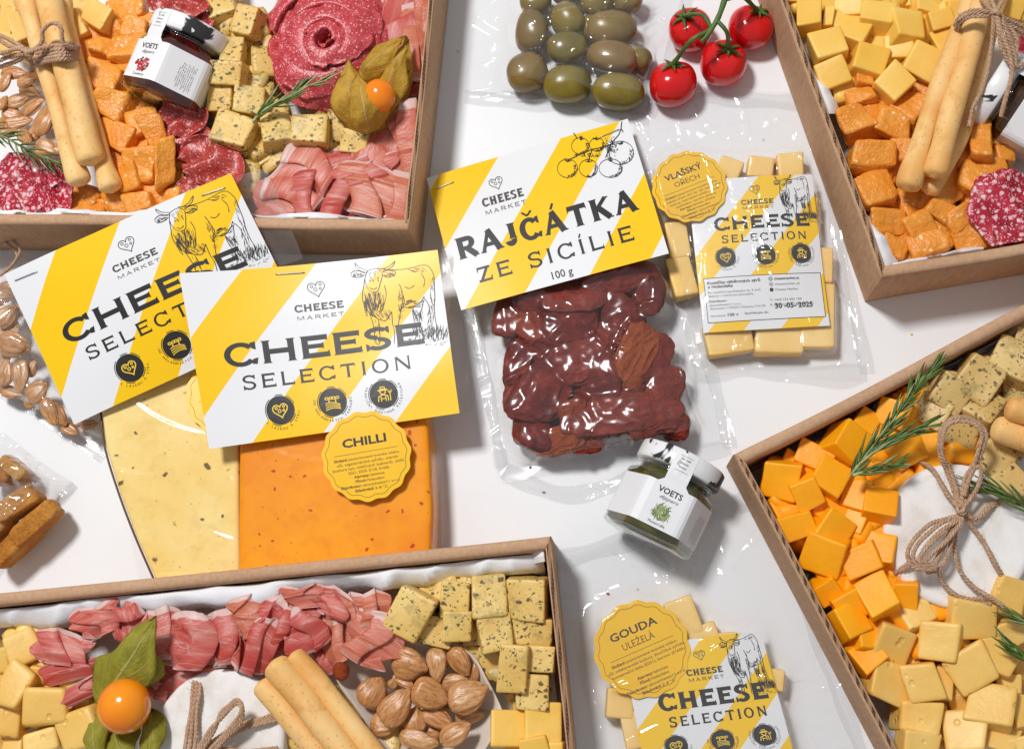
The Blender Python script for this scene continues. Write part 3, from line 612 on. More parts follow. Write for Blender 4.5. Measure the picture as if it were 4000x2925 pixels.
def seam(parent, path, width, zamp, seed, z0=1.0, lam=.12):
    org = np.array(parent.location)/S; P = smooth_path([W(x, y, 1) for x, y in path], 140); T, A, B = frames(P*[1, 1, 0]); nv = 9; r = np.linspace(-.5, .5, nv); V = []
    L = np.concatenate([[0], np.cumsum(np.linalg.norm(np.diff(P, axis=0), axis=1))]); wv = sn(np.stack([L, 0*L], 1), seed, lam, 4); wv = np.maximum(0, wv*.8+.35)
    for i in range(140):
        for f in r: p = P[i]+A[i]*f*width*(1+.15*math.sin(L[i]*.2)); V.append([p[0], p[1], z0+zamp*wv[i]*(.5+f)**1.3+.15*math.sin(f*40)])
    mk('sealed_edge', V, grid_faces(nv, 140), M['seam'], parent, org)
# ------------------------------------------------------------------ food builders
GB = random.Random(77)
TRAYS = []
def keep_in(o, each=False, top=40.5):                # nothing pokes through a tray wall
    v, _ = world_geo(o); c = v.mean(0)
    for tr in TRAYS:
        I = tr['I']; m = sum(I)/4; ins = True; pl = []
        for i in range(4):
            a, b = I[i], I[(i+1) % 4]; d = (b-a)/np.linalg.norm(b-a); nn = np.array([d[1], -d[0]]); nn = nn if np.dot(m-a, nn) > 0 else -nn
            pl.append((a, nn)); ins = ins and np.dot(c[:2]-a, nn) > -4
        if not ins: continue
        if each:
            sh = np.zeros((len(v), 2))
            for a, nn in pl:
                q = (v[:, :2]-a)@nn; sh += np.outer(np.maximum(0, .6-q)*(v[:, 2] < top), nn)
            if np.abs(sh).max() > 0:
                for i, vert in enumerate(o.data.vertices): vert.co.x += sh[i, 0]*S; vert.co.y += sh[i, 1]*S
        else:
            for a, nn in pl:
                q = ((v[:, :2]-a)@nn)[v[:, 2] < top]
                if len(q) and q.min() < .5: s_ = .5-q.min(); o.location.x += nn[0]*s_*S; o.location.y += nn[1]*s_*S
def chunk(name, mat, row, desc, cat, group, marks, z=30, seed=0, jit=.06, amp=.012, freq=2, N=9, amp2=0, tilt=.26, power=24, ridge=False, shrink=.97, dmax=15.5, freq2=8):
    px, py, w_, h_, rot = row[:5]; dz = row[5] if len(row) > 5 else 0
    r = random.Random(seed); zt = z+dz+r.uniform(-2.5, 2.5) if len(row) < 6 else z+dz
    w_, h_ = mm(w_*shrink, zt), mm(h_*shrink, zt); dp = max(8.5, min(dmax, (w_+h_)/2*.95))
    V, F = blob(w_, h_, dp, seed, power, jit, amp, freq, N, amp2, freq2, ridge)
    rx, ry = r.uniform(-tilt, tilt)+.04, r.uniform(-tilt, tilt); R = rotm(rx, ry, math.radians(rot)); top = W(px, py, zt); c = top-R@np.array([0, 0, dp/2])
    o = mk(name, V, F, mat); o.location = Vector(c)*S; o.rotation_euler = (rx, ry, math.radians(rot))
    keep_in(o); o['category'] = cat; o['group'] = group; auto(o, desc, px, py, marks); return o
def under(name, mat, rows, z, seed, size=14, n=1, tr=None):
    r = random.Random(seed); parts = []; I = tr['I'] if tr else None; m = sum(I)/4 if tr else None
    for row in rows:
        for k in range(n):
            s_ = r.uniform(.8, 1.1)*size; V, F = blob(s_, s_, s_, r.randint(0, 9999), 12, .1, .02, 2, 4)
            p = W(row[0]+r.uniform(-60, 60), row[1]+r.uniform(-60, 60), z)
            if tr:
                for i in range(4):
                    a, b = I[i], I[(i+1) % 4]; d = (b-a)/np.linalg.norm(b-a); nn = np.array([d[1], -d[0]]); nn = nn if np.dot(m-a, nn) > 0 else -nn; q = np.dot(p[:2]-a, nn)
                    if q < size*.8: p[:2] += nn*(size*.8-q)
            R = rotm(r.uniform(-.3, .3), r.uniform(-.3, .3), r.uniform(0, 3)); parts.append((V@R.T+p, F))
    V, F = join(parts); o = mk(name, V, F, mat, kind='stuff'); return o
def almond(row, desc, group, marks, z, seed, mat='almond', flat=.45, name='almond', cat='almond'):
    px, py, l_, w_, rot = row[:5]; dz = row[5] if len(row) > 5 else random.Random(seed).uniform(-2, 2); zt = z+dz
    l_, w_ = mm(l_, zt), mm(w_, zt); G, F = cube_grid(12); P = G/np.linalg.norm(G, axis=1)[:, None]
    x = P[:, 0]; tap = 1-.28*x-.18*np.maximum(0, x)**3*1.5; Q = np.stack([P[:, 0]*l_/2, P[:, 1]*w_/2*tap, P[:, 2]*w_/2*flat*tap], 1)
    Q += P*(sn(P*[.6, 4, 4], seed, 2.2)*.018*l_)[:, None]
    r = random.Random(seed); R = rotm(r.uniform(-.3, .3), r.uniform(-.2, .2), math.radians(rot)); c = W(px, py, zt-w_*flat/2)
    o = mk(name, Q, F, M[mat]); o.location = Vector(c)*S; o.rotation_euler = Matrix(R).to_euler(); o['category'] = cat; o['group'] = group; auto(o, desc, px, py, marks); return o
def stick(name, P3, rad, seed, mat, label, cat, group, bulb=0.25, ends=(1, 1), N=60):
    P = smooth_path(P3, N); L = np.concatenate([[0], np.cumsum(np.linalg.norm(np.diff(P, axis=0), axis=1))]); t = L/L[-1]; T = L[-1]
    r = np.full(N, float(rad)); r *= 1+.05*sn(P, seed, .14)
    if ends[0]: r *= 1+bulb*np.exp(-((L-rad*1.2)/(rad*1.4))**2); r *= np.sqrt(np.clip(1-np.clip(1-L/(rad*.7), 0, 1)**2.5, 0.02, 1))
    if ends[1]: r *= 1+bulb*np.exp(-(((T-L)-rad*1.2)/(rad*1.4))**2); r *= np.sqrt(np.clip(1-np.clip(1-(T-L)/(rad*.7), 0, 1)**2.5, 0.02, 1))
    # denser rings at the ends
    tt = .5-.5*np.cos(np.linspace(0, math.pi, N)); P = np.stack([np.interp(tt, t, P[:, i]) for i in range(3)], 1); r = np.interp(tt, t, r)
    V, F = tube(P, r, 22); V += np.stack([sn(V, seed+2, .25), sn(V, seed+3, .25), sn(V, seed+4, .25)], 1)*.18
    o = mk(name, V, F, mat, None, P.mean(0)); return tag(o, label, cat, group)
def twine(label, strands, seed, group=None, rad=.62, fuzz=22, cat='twine bow', name='twine_bow', knot=None):
    org = np.mean([np.mean(s_, 0) for s_ in strands], 0); t = thing(name, label, cat, org, group)
    r = random.Random(seed); fz = []
    for k, s_ in enumerate(strands):
        P = smooth_path(s_, max(40, len(s_)*16)); L = np.concatenate([[0], np.cumsum(np.linalg.norm(np.diff(P, axis=0), axis=1))])
        n = max(40, int(L[-1]/.55)); tt = np.linspace(0, L[-1], n); P = np.stack([np.interp(tt, L, P[:, i]) for i in range(3)], 1)
        P += np.stack([sn(P, seed+k, .35), sn(P, seed+k+7, .35), sn(P, seed+k+9, .35)], 1)*.2
        T, A, B = frames(P); ps = []
        for q in range(3):
            ph = tt*1.15+q*2.094; pl = P+(np.cos(ph)[:, None]*A+np.sin(ph)[:, None]*B)*rad*.62
            ps.append(tube(pl, rad*.62*(1+.12*sn(pl, seed+q, .8)), 6))
        V, F = join(ps); mk('strand', V, F, M['twine'], t, org)
        for q in range(fuzz):
            i = r.randint(1, n-2); d = np.array([r.gauss(0, 1), r.gauss(0, 1), r.gauss(0, .6)]); d = d/np.linalg.norm(d)+T[i]*r.uniform(-1.5, 1.5); l = r.uniform(1.2, 3.4)
            e = P[i]+d*l+np.array([r.uniform(-1, 1), r.uniform(-1, 1), 0]); fz.append(tube(smooth_path([P[i], P[i]+d*l*.6+[0, 0, .3], e], 5), [.07, .07, .06, .05, .03], 3, False))
    if knot is not None:
        for q in range(3):
            a = np.linspace(0, 5.6, 30); R = rotm(r.uniform(0, 2), r.uniform(0, 2), r.uniform(0, 3)); P = np.stack([np.cos(a)*1.9, np.sin(a)*1.5, a*.12], 1)@R.T+knot
            V, F = tube(P, rad*.95, 7); mk('knot_loop', V, F, M['twine'], t, org)
    V, F = join(fz); mk('loose_fibers', V, F, M['twine'], t, org, kind='stuff'); return t
def P3(rows, z):                           # pixel path -> 3-D path; z number or list
    zz = z if isinstance(z, (list, tuple)) else [z]*len(rows)
    return [W(r[0], r[1], q) for r, q in zip(rows, zz)]
def sheetmeat(name, mat, row, label, cat, group, z, seed, folds=3.0, A=3.0, nu=72, nv=44, curl=1.5, ragged=.09, round_=False, over=.3, marks=None, tiltx=0.0, tilty=0.0, drape=0.0):
    px, py, w_, h_, rot = row[:5]; z = z+(row[5] if len(row) > 5 else 0); w_, h_ = mm(w_, z), mm(h_, z); r = random.Random(seed)
    ham = name == 'ham_slice'
    if ham: w_ *= 1.35; h_ *= 1.2; A *= .72; ragged = .05; folds = folds*.62+.35; drape = drape or 4.0; curl = .8; nu, nv = 110, 44
    u = np.linspace(-1, 1, nu); v = np.linspace(-1, 1, nv); U, V = np.meshgrid(u, v); U = U.ravel(); V = V.ravel()
    if round_: X = U*np.sqrt(1-V*V/2); Y = V*np.sqrt(1-U*U/2)
    else: X = U*(1-.12*np.abs(V)**3); Y = V*(1-.25*np.abs(U)**4)
    uv = np.stack([(U+1)/2, (V+1)/2], 1); q = np.stack([X*2, Y*2], 1); ed = np.maximum(np.abs(U), np.abs(V))**4
    X = X*(1+ragged*ed*sn(q, seed+1, 2.4)); Y = Y*(1+ragged*ed*(sn(q, seed+2, 2.4)+.35*sn(q, seed+12, 9)))
    ph = 2*math.pi*folds*(U/2)+(2.0 if ham else 1.1)*sn(q*[.5, 1], seed+3, .9)+.7*V*r.uniform(-1, 1)+r.uniform(0, 6)
    amp = A*(.6+.3*sn(q, seed+4, .9)); Z = amp*np.sin(ph)+.8*sn(q, seed+5, 1.5)*min(1, A/2)+.3*sn(q, seed+6, 4)
    if ham:
        g_ = (V+1)/2; B_ = amp*(1.3-.75*g_); Z = B_*np.sin(ph)+.5*sn(q, seed+5, 1.3); Z += curl*ed*0
    Z += curl*ed*(sn(q, seed+7, 1.2)*.8+.3); X2 = X*w_/2+over*amp*np.cos(ph+.5)*1.2; Y2 = Y*h_/2+.8*sn(q, seed+8, 1.1)
    if ham: lam = w_/max(folds, .5); X2 = X*w_/2*(.62+.38*g_)-.27*lam*(1.15-.7*g_)*np.sin(2*ph)*.5; Y2 = Y2-1.2*np.cos(ph)*g_
    if drape: Z = Z-drape*(.55*np.abs(V)**2.2+.6*np.abs(U)**2.6)+.9*np.maximum(0, 1-np.abs(sn(q*[.7, 1.2], seed+21, 1.3))*2.5)
    P = np.stack([X2, Y2, Z], 1)@rotm(tiltx, tilty, math.radians(rot)).T; c = W(px, py, z); P = P+c
    T = P; n = nu*nv; F = [tuple(f) for f in grid_faces(nu, nv)]
    o = mk(name, T, F, mat, None, c, uv=uv); md = o.modifiers.new('thickness', 'SOLIDIFY'); md.thickness = (.35 if not round_ else .6)*S; md.offset = 0
    o['category'] = cat; o['group'] = group
    keep_in(o, True)
    if marks: auto(o, label, px, py, marks)
    else: o['label'] = label
    return o
def rosemary(label, path, seed, n=34, ln=(9, 15), spread=.55, group='rosemary sprigs'):
    org = np.mean(path, 0); t = thing('rosemary_sprig', label, 'rosemary', org, group); r = random.Random(seed)
    P = smooth_path(path, 40); V, F = tube(P, np.linspace(.75, .3, 40), 6); mk('stem', V, F, M['rosemary2'], t, org); T, A, B = frames(P)
    for k in range(n):
        i = min(38, int(38*((k+.5)/n)**.9)); a = r.uniform(0, 6.28); l = r.uniform(*ln)*(1-.25*i/40)
        out = A[i]*math.cos(a)+np.array([0, 0, 1])*abs(math.sin(a))*.5; d = T[i]*(1-spread*.5)+out*spread; d /= np.linalg.norm(d)
        e = P[i]+d*l+T[i]*l*.18; Q = smooth_path([P[i], P[i]+d*l*.55, e], 7); wd = np.array([.3, .5, .58, .58, .5, .36, .1])*r.uniform(.75, 1.1)
        side = np.cross(np.gradient(Q, axis=0), [0, 0, 1.0]); side /= np.maximum(np.linalg.norm(side, axis=1), 1e-6)[:, None]
        VV = np.vstack([Q+side*wd[:, None]+[0, 0, -.25], Q+[0, 0, .25], Q-side*wd[:, None]+[0, 0, -.25]]); FF = [(i_, i_+1, 7+i_+1, 7+i_) for i_ in range(6)]+[(7+i_, 7+i_+1, 14+i_+1, 14+i_) for i_ in range(6)]+[(14+i_, 14+i_+1, i_+1, i_) for i_ in range(6)]
        mk('needle', VV, FF, M['rosemary'] if r.random() < .82 else M['rosemary2'], t, org)
    return t
def leaf_husk(t, org, base, tip, width, bulge, side, mat, seed, lift=4.0, cup=1.0):
    nu, nv = 17, 25; base = np.asarray(base, float); tip = np.asarray(tip, float); ax = tip-base; L = np.linalg.norm(ax); ax /= L
    sd = np.cross(ax, [0, 0, 1.0]); sd /= np.linalg.norm(sd); nrm = np.cross(sd, ax)
    u = np.linspace(-1, 1, nu); v = np.linspace(0, 1, nv); U, V = np.meshgrid(u, v); U = U.ravel(); V = V.ravel()
    wd = np.sin(np.clip(V, 0, 1)**.72*math.pi)**.95*width/2*(1-.1*V)+.15; q = np.stack([U*2, V*5], 1); wd = wd*(1+.16*sn(q, seed, 1.8)*np.abs(U)**2)
    P = base+ax*(V*L)[:, None]+sd*(U*wd+side*np.sin(V*math.pi)*L*.3)[:, None]+nrm*(bulge*np.sin(V*math.pi)-cup*(U**2)*wd*.55+.9*sn(q, seed+2, 1.6)+.55*(1-2*np.abs(np.tanh(sn(q, seed+3, 3)*1.2))))[:, None]
    P[:, 2] += lift*V**2*0
    o = mk('husk_leaf', P, grid_faces(nu, nv), mat, t, org, uv=np.stack([(U+1)/2, V], 1)); md = o.modifiers.new('thickness', 'SOLIDIFY'); md.thickness = .25*S; return o
# ------------------------------------------------------------------ the table
g = np.linspace(-1, 1, 3); U, V = np.meshgrid(g*700, g*700)
tb = mk('table_surface', np.vstack([np.stack([U.ravel(), V.ravel(), 0*U.ravel()], 1)]), grid_faces(3, 3), M['table'], kind='structure')
# ------------------------------------------------------------------ cardboard trays
RIM = 40.0
def tray(label, corners, types, seed):
    C = [W(x, y, RIM)[:2] for x, y in corners]          # outer rim corners, listed clockwise as seen
    th = [6.0 if t_ == 'roll' else 3.0 for t_ in types]
    def lineoff(i):
        a, b = C[i], C[(i+1) % 4]; d = (b-a)/np.linalg.norm(b-a); n = np.array([d[1], -d[0]]); m = sum(C)/4
        if np.dot(m-a, n) < 0: n = -n
        return a+n*th[i], d
    inner = []
    for i in range(4):
        (p, d), (q, e) = lineoff((i-1) % 4), lineoff(i); A = np.array([d, -e]).T; s_, _ = np.linalg.solve(A, q-p); inner.append(p+d*s_)
    org = np.array([*C[0], 0]); t = thing('cardboard_tray', label, 'cardboard tray', org, 'open cardboard trays')
    for i in range(4):
        j = (i+1) % 4; n = 40; tt = np.linspace(0, 1, n)
        prof = [(0, .3), (0, 36), (.04, 38.6), (.16, 39.7), (.35, 40), (.6, 40), (.84, 39.5), (.96, 38.2), (1, 36), (1, .8)] if types[i] == 'roll' else [(0, .3), (0, 37), (.04, 39.9), (.5, 40), (.96, 39.9), (1, 36), (1, .8)]
        V = []
        for k in tt:
            o_ = C[i]*(1-k)+C[j]*k; n_ = inner[i]*(1-k)+inner[j]*k
            for f, z in prof: p = o_*(1-f)+n_*f; V.append([p[0], p[1], z])
        V = np.array(V); s1 = sn(V[:, :2], seed+i, .035)*.55*(V[:, 2]/40); dn = np.array([*(inner[i]-C[i]), 0]); dn /= np.linalg.norm(dn); edge = np.minimum(np.repeat(tt, len(prof)), 1-np.repeat(tt, len(prof)))
        V[:, 2] += .35*sn(V[:, :2], seed+7+i, .06)*(V[:, 2]/40); V += dn*(s1*np.clip(edge*12, 0, 1))[:, None]
        F = [tuple(f) for f in grid_faces(len(prof), n)]; mk('tray_wall', V, F, M['card'], t, org)
        if types[i] == 'cut':
            L = np.linalg.norm(C[j]-C[i]); m = int(L/2.2); parts = []
            o3 = V.reshape(n, len(prof), 3)
            mid = (o3[:, 2]+o3[:, 4])/2; k2 = np.linspace(0, n-1.001, m*4); P = np.stack([np.interp(k2, np.arange(n), mid[:, q]) for q in range(3)], 1)
            P += dn*(np.sin(np.arange(len(P))*math.pi/2+.8)*.9)[:, None]; P[:, 2] += .12
            parts.append(tube(P, .26, 4)); 
            for off in (-1.25, 1.25):
                Q = np.stack([np.interp(k2[::4], np.arange(n), mid[:, q]) for q in range(3)], 1)+dn*off; Q[:, 2] += .12; parts.append(tube(Q, .22, 4))
            Vv, Ff = join(parts); mk('corrugated_edge', Vv, Ff, M['edge'], t, org)
    Vb = [[*p, .8] for p in inner]; mk('tray_base', Vb, [(0, 1, 2, 3)], M['card'], t, org, smooth=False)
    TRAYS.append(dict(C=C, I=inner, org=org, obj=t)); return TRAYS[-1]
def liner(label, tr, sides, seed):
    I = tr['I']; m = sum(I)/4; org = np.array([*I[0], 0]); t = thing('lining_paper', label, 'lining paper', org, 'white papers lining the trays')
    n = 60; a = np.linspace(0, 1, n); U, V = np.meshgrid(a, a); u = U.ravel()[:, None]; v = V.ravel()[:, None]
    J = [p+(m-p)*.02 for p in I]; P = J[0]*(1-u)*(1-v)+J[1]*u*(1-v)+J[2]*u*v+J[3]*(1-u)*v; z = 2.2+.5*sn(P, seed, .2)
    mk('floor_sheet', np.hstack([P, z[:, None]]), grid_faces(n, n), M['paper'], t, org)
    for (i, t0, t1, hgt, fold, drop) in sides:
        p, q = I[i], I[(i+1) % 4]; p, q = p+(q-p)*t0, p+(q-p)*t1; d = (q-p)/np.linalg.norm(q-p); nn = np.array([d[1], -d[0]]);
        if np.dot(m-p, nn) < 0: nn = -nn
        L = np.linalg.norm(q-p); nl = max(40, int(L/1.0)); s_ = np.linspace(0, 1, nl); prof = [(1.2, 2.5), (.9, 20), (.7, hgt-4), (.9, hgt-1), (1.6, hgt), (fold*.4, hgt-.6), (fold*.75, hgt-drop*.4), (fold, hgt-drop), (fold*1.05, hgt-drop-5)]
        VV = []
        for k in s_:
            b = p+(q-p)*k
            for o_, z_ in prof: VV.append([b[0]+nn[0]*o_, b[1]+nn[1]*o_, z_])
        VV = np.array(VV); x = np.repeat(s_*L, len(prof)); pr = np.tile(np.arange(len(prof)), nl)
        w_ = np.clip((pr-1)/4, 0, 1)*(1+.6*(pr > 5)); q2 = np.stack([x, pr*3.], 1)
        env = np.clip(np.minimum(x, L-x)/14, 0, 1)
        n1 = sn(q2, seed+1, .09)+.7*(1-2*np.abs(np.tanh(sn(q2, seed+8, .16)))); n1 = np.sign(n1)*np.abs(n1)**.7; VV[:, 2] += n1*w_*2.0-(1-env)*w_*6; off = (sn(q2, seed+2, .12)*1.0+sn(q2, seed+3, .4)*.35)*w_*np.clip(fold/6, .4, 1.6); VV[:, 0] += nn[0]*np.maximum(off, -.3); VV[:, 1] += nn[1]*np.maximum(off, -.3)
        mk('folded_edge', VV, grid_faces(len(prof), nl), M['paper'], t, org)
    return t
T1 = tray('open cardboard tray holding the salami rose and cranberry jar', [(-950, -700), (1772, -700), (1598, 900), (-900, 868)], ['roll', 'cut', 'roll', 'cut'], 11)
T2 = tray('open cardboard tray standing beside the vine tomatoes', [(2800, -700), (4450, -900), (4700, 870), (3444, 1087)], ['roll', 'cut', 'roll', 'cut'], 12)
T3 = tray('open cardboard tray holding ham rolls and a cone of almonds', [(-950, 2410), (2151, 2091), (2322, 3700), (-900, 3900)], ['roll', 'cut', 'roll', 'cut'], 13)
T4 = tray('open cardboard tray holding bright orange cubes and a large white cheese', [(2866, 1772), (4700, 832), (5200, 3000), (3990, 3900)], ['roll', 'cut', 'roll', 'cut'], 14)
liner('white lining paper under the salami rose tray, edge folded along the front wall', T1, [(2, .0, 1, 36.5, 3.6, 3)], 21)
liner('white lining paper in the tray beside the vine tomatoes', T2, [(2, .66, 1.0, 36, 4, 6), (3, .0, .12, 37, 10, 9), (3, .34, .45, 35, 9, 9)], 22)
liner('white crumpled lining paper folded along the wall behind the ham rolls', T3, [(0, .0, .995, 34.5, 8.5, 7), (1, 0, .03, 39, 9, 5)], 23)
liner('white lining paper under the bright orange cubes', T4, [(0, .3, .6, 18, 3, 5)], 24)
for i, (px, py, l, a) in enumerate([]): pass
# ------------------------------------------------------------------ top-left tray contents
X1 = [('the cranberry jar', 690, 270), ('the salami rose', 1268, 140), ('the dry-husk physalis', 1479, 373), ('the tied breadsticks', 300, 450), ('the front tray wall', 600, 900)]
for i, r_ in enumerate([(857, 20, 110, 85, 15, -2), (953, 72, 100, 130, -14, 3), (908, 190, 85, 118, -6, 1), (879, 285, 135, 95, -5, 3), (965, 296, 70, 75, 5, -8), (855, 382, 105, 105, -6, -3), (972, 388, 130, 112, -3, 2),
        (905, 498, 160, 138, -18, 3), (1078, 492, 125, 130, 8, 0), (1203, 498, 150, 122, -4, 2), (1328, 495, 115, 112, -15, -4), (1382, 552, 110, 92, -10, -2), (1020, 598, 95, 85, 28, -9), (1268, 585, 100, 78, -6, -9), (1186, 592, 80, 80, -20, -11), (1340, 580, 60, 70, 10, -11), (963, 600, 80, 80, 12, -13), (1010, 210, 70, 90, 5, -12), (930, 140, 70, 60, 0, -10)]):
    chunk('herb_cheese_cube', M['herb'], r_, 'herb-flecked yellow cube', 'cheese cube', 'herb cheese cubes in the salami rose tray', X1, 33, 100+i, jit=.05, amp=.014, amp2=.006, shrink=1.04); HB1 = globals().setdefault('HB1', []); HB1.append(r_)
for i, r_ in enumerate([(25, 70, 90, 150, -8, -3), (82, 95, 85, 130, 20, 2), (275, 85, 105, 150, 28, 0), (312, 20, 110, 85, 10, -6), (370, 55, 108, 100, -28, 4), (40, 175, 120, 90, -20, -1), (340, 140, 85, 70, 30, -5), (190, 40, 80, 120, 10, -8), (10, -10, 120, 80, 0, -6), (180, 150, 90, 90, 40, -9)]):
    chunk('pale_cheese_chunk', M['pale2'], r_, 'smooth pale cheese chunk', 'cheese chunk', 'pale cheese chunks in the salami rose tray', X1, 32, 130+i, jit=.16, amp=.012)
A1 = [(480, 30, 130, 100, 10), (572, 90, 100, 85, 15, -3), (430, 105, 95, 105, 20), (508, 108, 105, 95, -10, 2), (500, 182, 130, 100, -5, 3), (398, 180, 85, 90, -15, 1), (334, 172, 85, 95, 10, -4), (490, 238, 115, 90, -25, -1), (328, 228, 85, 95, 5, -3), (405, 285, 152, 130, -20, 3), (500, 280, 75, 95, 0, -5),
     (428, 400, 155, 118, -22, 5), (440, 508, 135, 105, -27, 3), (540, 475, 130, 95, 18, 1), (588, 512, 95, 135, 22, 4), (520, 562, 110, 75, -15, -4), (455, 595, 85, 105, 10, -3), (537, 650, 125, 130, -4, 3), (640, 635, 82, 190, 8, 5), (498, 700, 85, 115, 15, 1), (615, 735, 70, 100, 0, -4), (532, 785, 130, 100, 5, 1), (640, 770, 100, 90, 10, -1), (345, 795, 150, 80, 0, -6), (360, 330, 80, 90, 20, -9), (430, 800, 100, 80, 15, -7), (700, 800, 90, 70, 0, -4)]
for i, r_ in enumerate(A1):
    chunk('aged_cheese_chunk', M['aged'], r_, 'crumbly orange cheese chunk', 'cheese chunk', 'aged orange cheese chunks in the salami rose tray', X1, 32, 160+i, jit=.19, amp=.045, N=14, amp2=.014, freq=2.4, power=9, freq2=9, shrink=1.08)
under('lower_cheese_layer', M['aged'], A1[::1], 19, 5, 17, 1, T1); under('lower_cheese_layer', M['herb'], HB1+[(x+40, y+50) for x, y, *_ in HB1], 17, 15, 16, 1, T1)
almr = cv([(40, 660, 180, 110, 60), (240, 740, 190, 110, -25), (150, 810, 190, 105, 25), (20, 830, 140, 90, 70), (270, 860, 205, 110, 30), (100, 920, 175, 115, -10), (365, 965, 300, 165, 62), (140, 990, 255, 105, 12), (290, 1060, 190, 110, 70), (200, 1110, 185, 100, -50), (390, 1190, 215, 110, -30), (470, 1190, 150, 90, 60), (60, 1070, 160, 90, 20), (300, 620, 210, 110, -8), (110, 590, 220, 110, -5), (330, 1215, 130, 90, -30), (20, 1010, 150, 90, 100), (210, 660, 160, 90, 15)], 0, 0, 2.065)
for i, r_ in enumerate(almr): almond([r_[0], r_[1], r_[2]*1.12, r_[3]*1.15, r_[4]], 'roasted almond', 'almonds beside the tied breadsticks', X1, 27-(i % 3)*2, 200+i)
for (rw, mt, lb, sd, fo, A_) in [((110, 690, 330, 190, -5, 0), 'marbled', 'coarse marbled salami slice lying below the rosemary tip', 1, 1.8, 3.0), ((60, 780, 300, 170, 12, 2), 'marbled', 'marbled salami slice folded against the tray wall', 2, 1.9, 3.0), ((215, 770, 170, 160, 30, 3), 'marbled', 'small marbled salami slice beside the bulbous breadstick end', 3, 1.6, 2.6)]:
    sheetmeat('salami_slice', M[mt], rw, lb, 'salami slice', 'salami slices in the salami rose tray', 27, 240+sd, fo, A_, round_=True, curl=1.5)
for (rw, lb, sd, fo, A_) in [((700, 20, 270, 120, -8, 3), 'folded red salami slice above the lid of the cranberry jar', 1, 1.8, 3), ((770, 85, 150, 120, -45, 0), 'dark red salami slice tucked at the edge of the jar lid', 2, 1.8, 3), ((715, 470, 210, 160, -12, 0), 'red salami slice emerging from under the cranberry jar', 3, 1.7, 2.8), ((745, 560, 250, 190, -30, 0), 'middle red salami slice below the cranberry jar', 4, 1.5, 2.6), ((830, 640, 300, 210, -28, 1), 'broad red salami slice above the card corner', 5, 1.7, 2.8), ((760, 735, 190, 120, 10, -1), 'ragged red salami slice half covered by the striped card', 6, 1.2, 1.6)]:
    sheetmeat('salami_slice', M['salami'], rw, lb, 'salami slice', 'salami slices in the salami rose tray', 30, 250+sd, fo, A_, round_=True, curl=1.2, ragged=.07)
# salami rose: slices wrapped round a common centre, each flaring outwards below the next
def petal(cx, cy, r0, flare, ztop, drop, a0, span, seed, label, deep=12):
    c = W(cx, cy, ztop)[:2]; nu, nv = 70, 22; u = np.linspace(0, 1, nu); v = np.linspace(0, 1, nv); U, V = np.meshgrid(u, v); U = U.ravel(); V = V.ravel()
    a = math.radians(a0)+U*math.radians(span); q = np.stack([np.cos(a)*2, np.sin(a)*2, V*1.5], 1)
    taper = np.sin(np.clip(U, 0.02, .98)*math.pi)**.35
    rr0 = r0+U*1.6+.5*sn(q, seed, 1.1); fl = flare*(1+.06*sn(q, seed+1, 2))
    k = V; inner = k < .28; ki = k/.28; ko = np.clip((k-.28)/.72, 0, 1)
    R = np.where(inner, rr0-1.2*(1-ki), rr0+fl*taper*ko**1.05); Z = np.where(inner, ztop-deep*(1-ki)**1.3, ztop+1.0*np.sin(ko*2.2)*.8-drop*ko**1.7)
    Z = Z+.7*sn(q, seed+2, 2.2)*ko+.4*sn(q, seed+3, 6)*ko+1.6*np.clip((ko-.72)/.28, 0, 1)**2; R = R+.9*sn(q, seed+4, 9)*ko**6
    P = np.stack([c[0]+R*np.cos(a), c[1]+R*np.sin(a), Z], 1)
    o = mk('salami_slice', P, grid_faces(nu, nv), M['fine'], None, np.array([c[0], c[1], ztop]), uv=np.stack([U, V], 1)); md = o.modifiers.new('thickness', 'SOLIDIFY'); md.thickness = .6*S; md.offset = 0
    return tag(o, label, 'salami slice', 'thin salami slices wrapped into a rose')
cxr, cyr = 1268, 145
for args in [(24, 13, 30, 9, 200, 175, 1, 'outermost rose slice beside the herb cubes'), (25, 12.5, 30, 8, 20, 150, 2, 'outermost rose slice towards the tray wall'), (23.5, 13, 29, 9, -110, 150, 3, 'lowest rose slice above the rosemary sprig'), (17, 13, 33.5, 7, 120, 190, 4, 'middle rose slice facing the herb cubes'), (17.5, 12, 34, 7, -30, 170, 5, 'middle rose slice facing the physalis'), (16, 13, 33, 7, 230, 120, 6, 'middle rose slice folded over the rosemary side'),
             (10, 12.5, 36.5, 6, 60, 215, 7, 'inner rose slice curling round the dark centre'), (9, 13, 37, 6, -70, 190, 8, 'inner rose slice opposite the physalis'), (5, 8.5, 38, 4.5, 150, 230, 9, 'small inner rose slice beside the centre hole'), (4.2, 7.5, 37.5, 4, -20, 200, 10, 'innermost upper slice of the salami rose'), (2.3, 1.8, 32, 1, 0, 330, 11, 'tiny rolled core slice inside the rose')]:
    petal(cxr, cyr, *args)
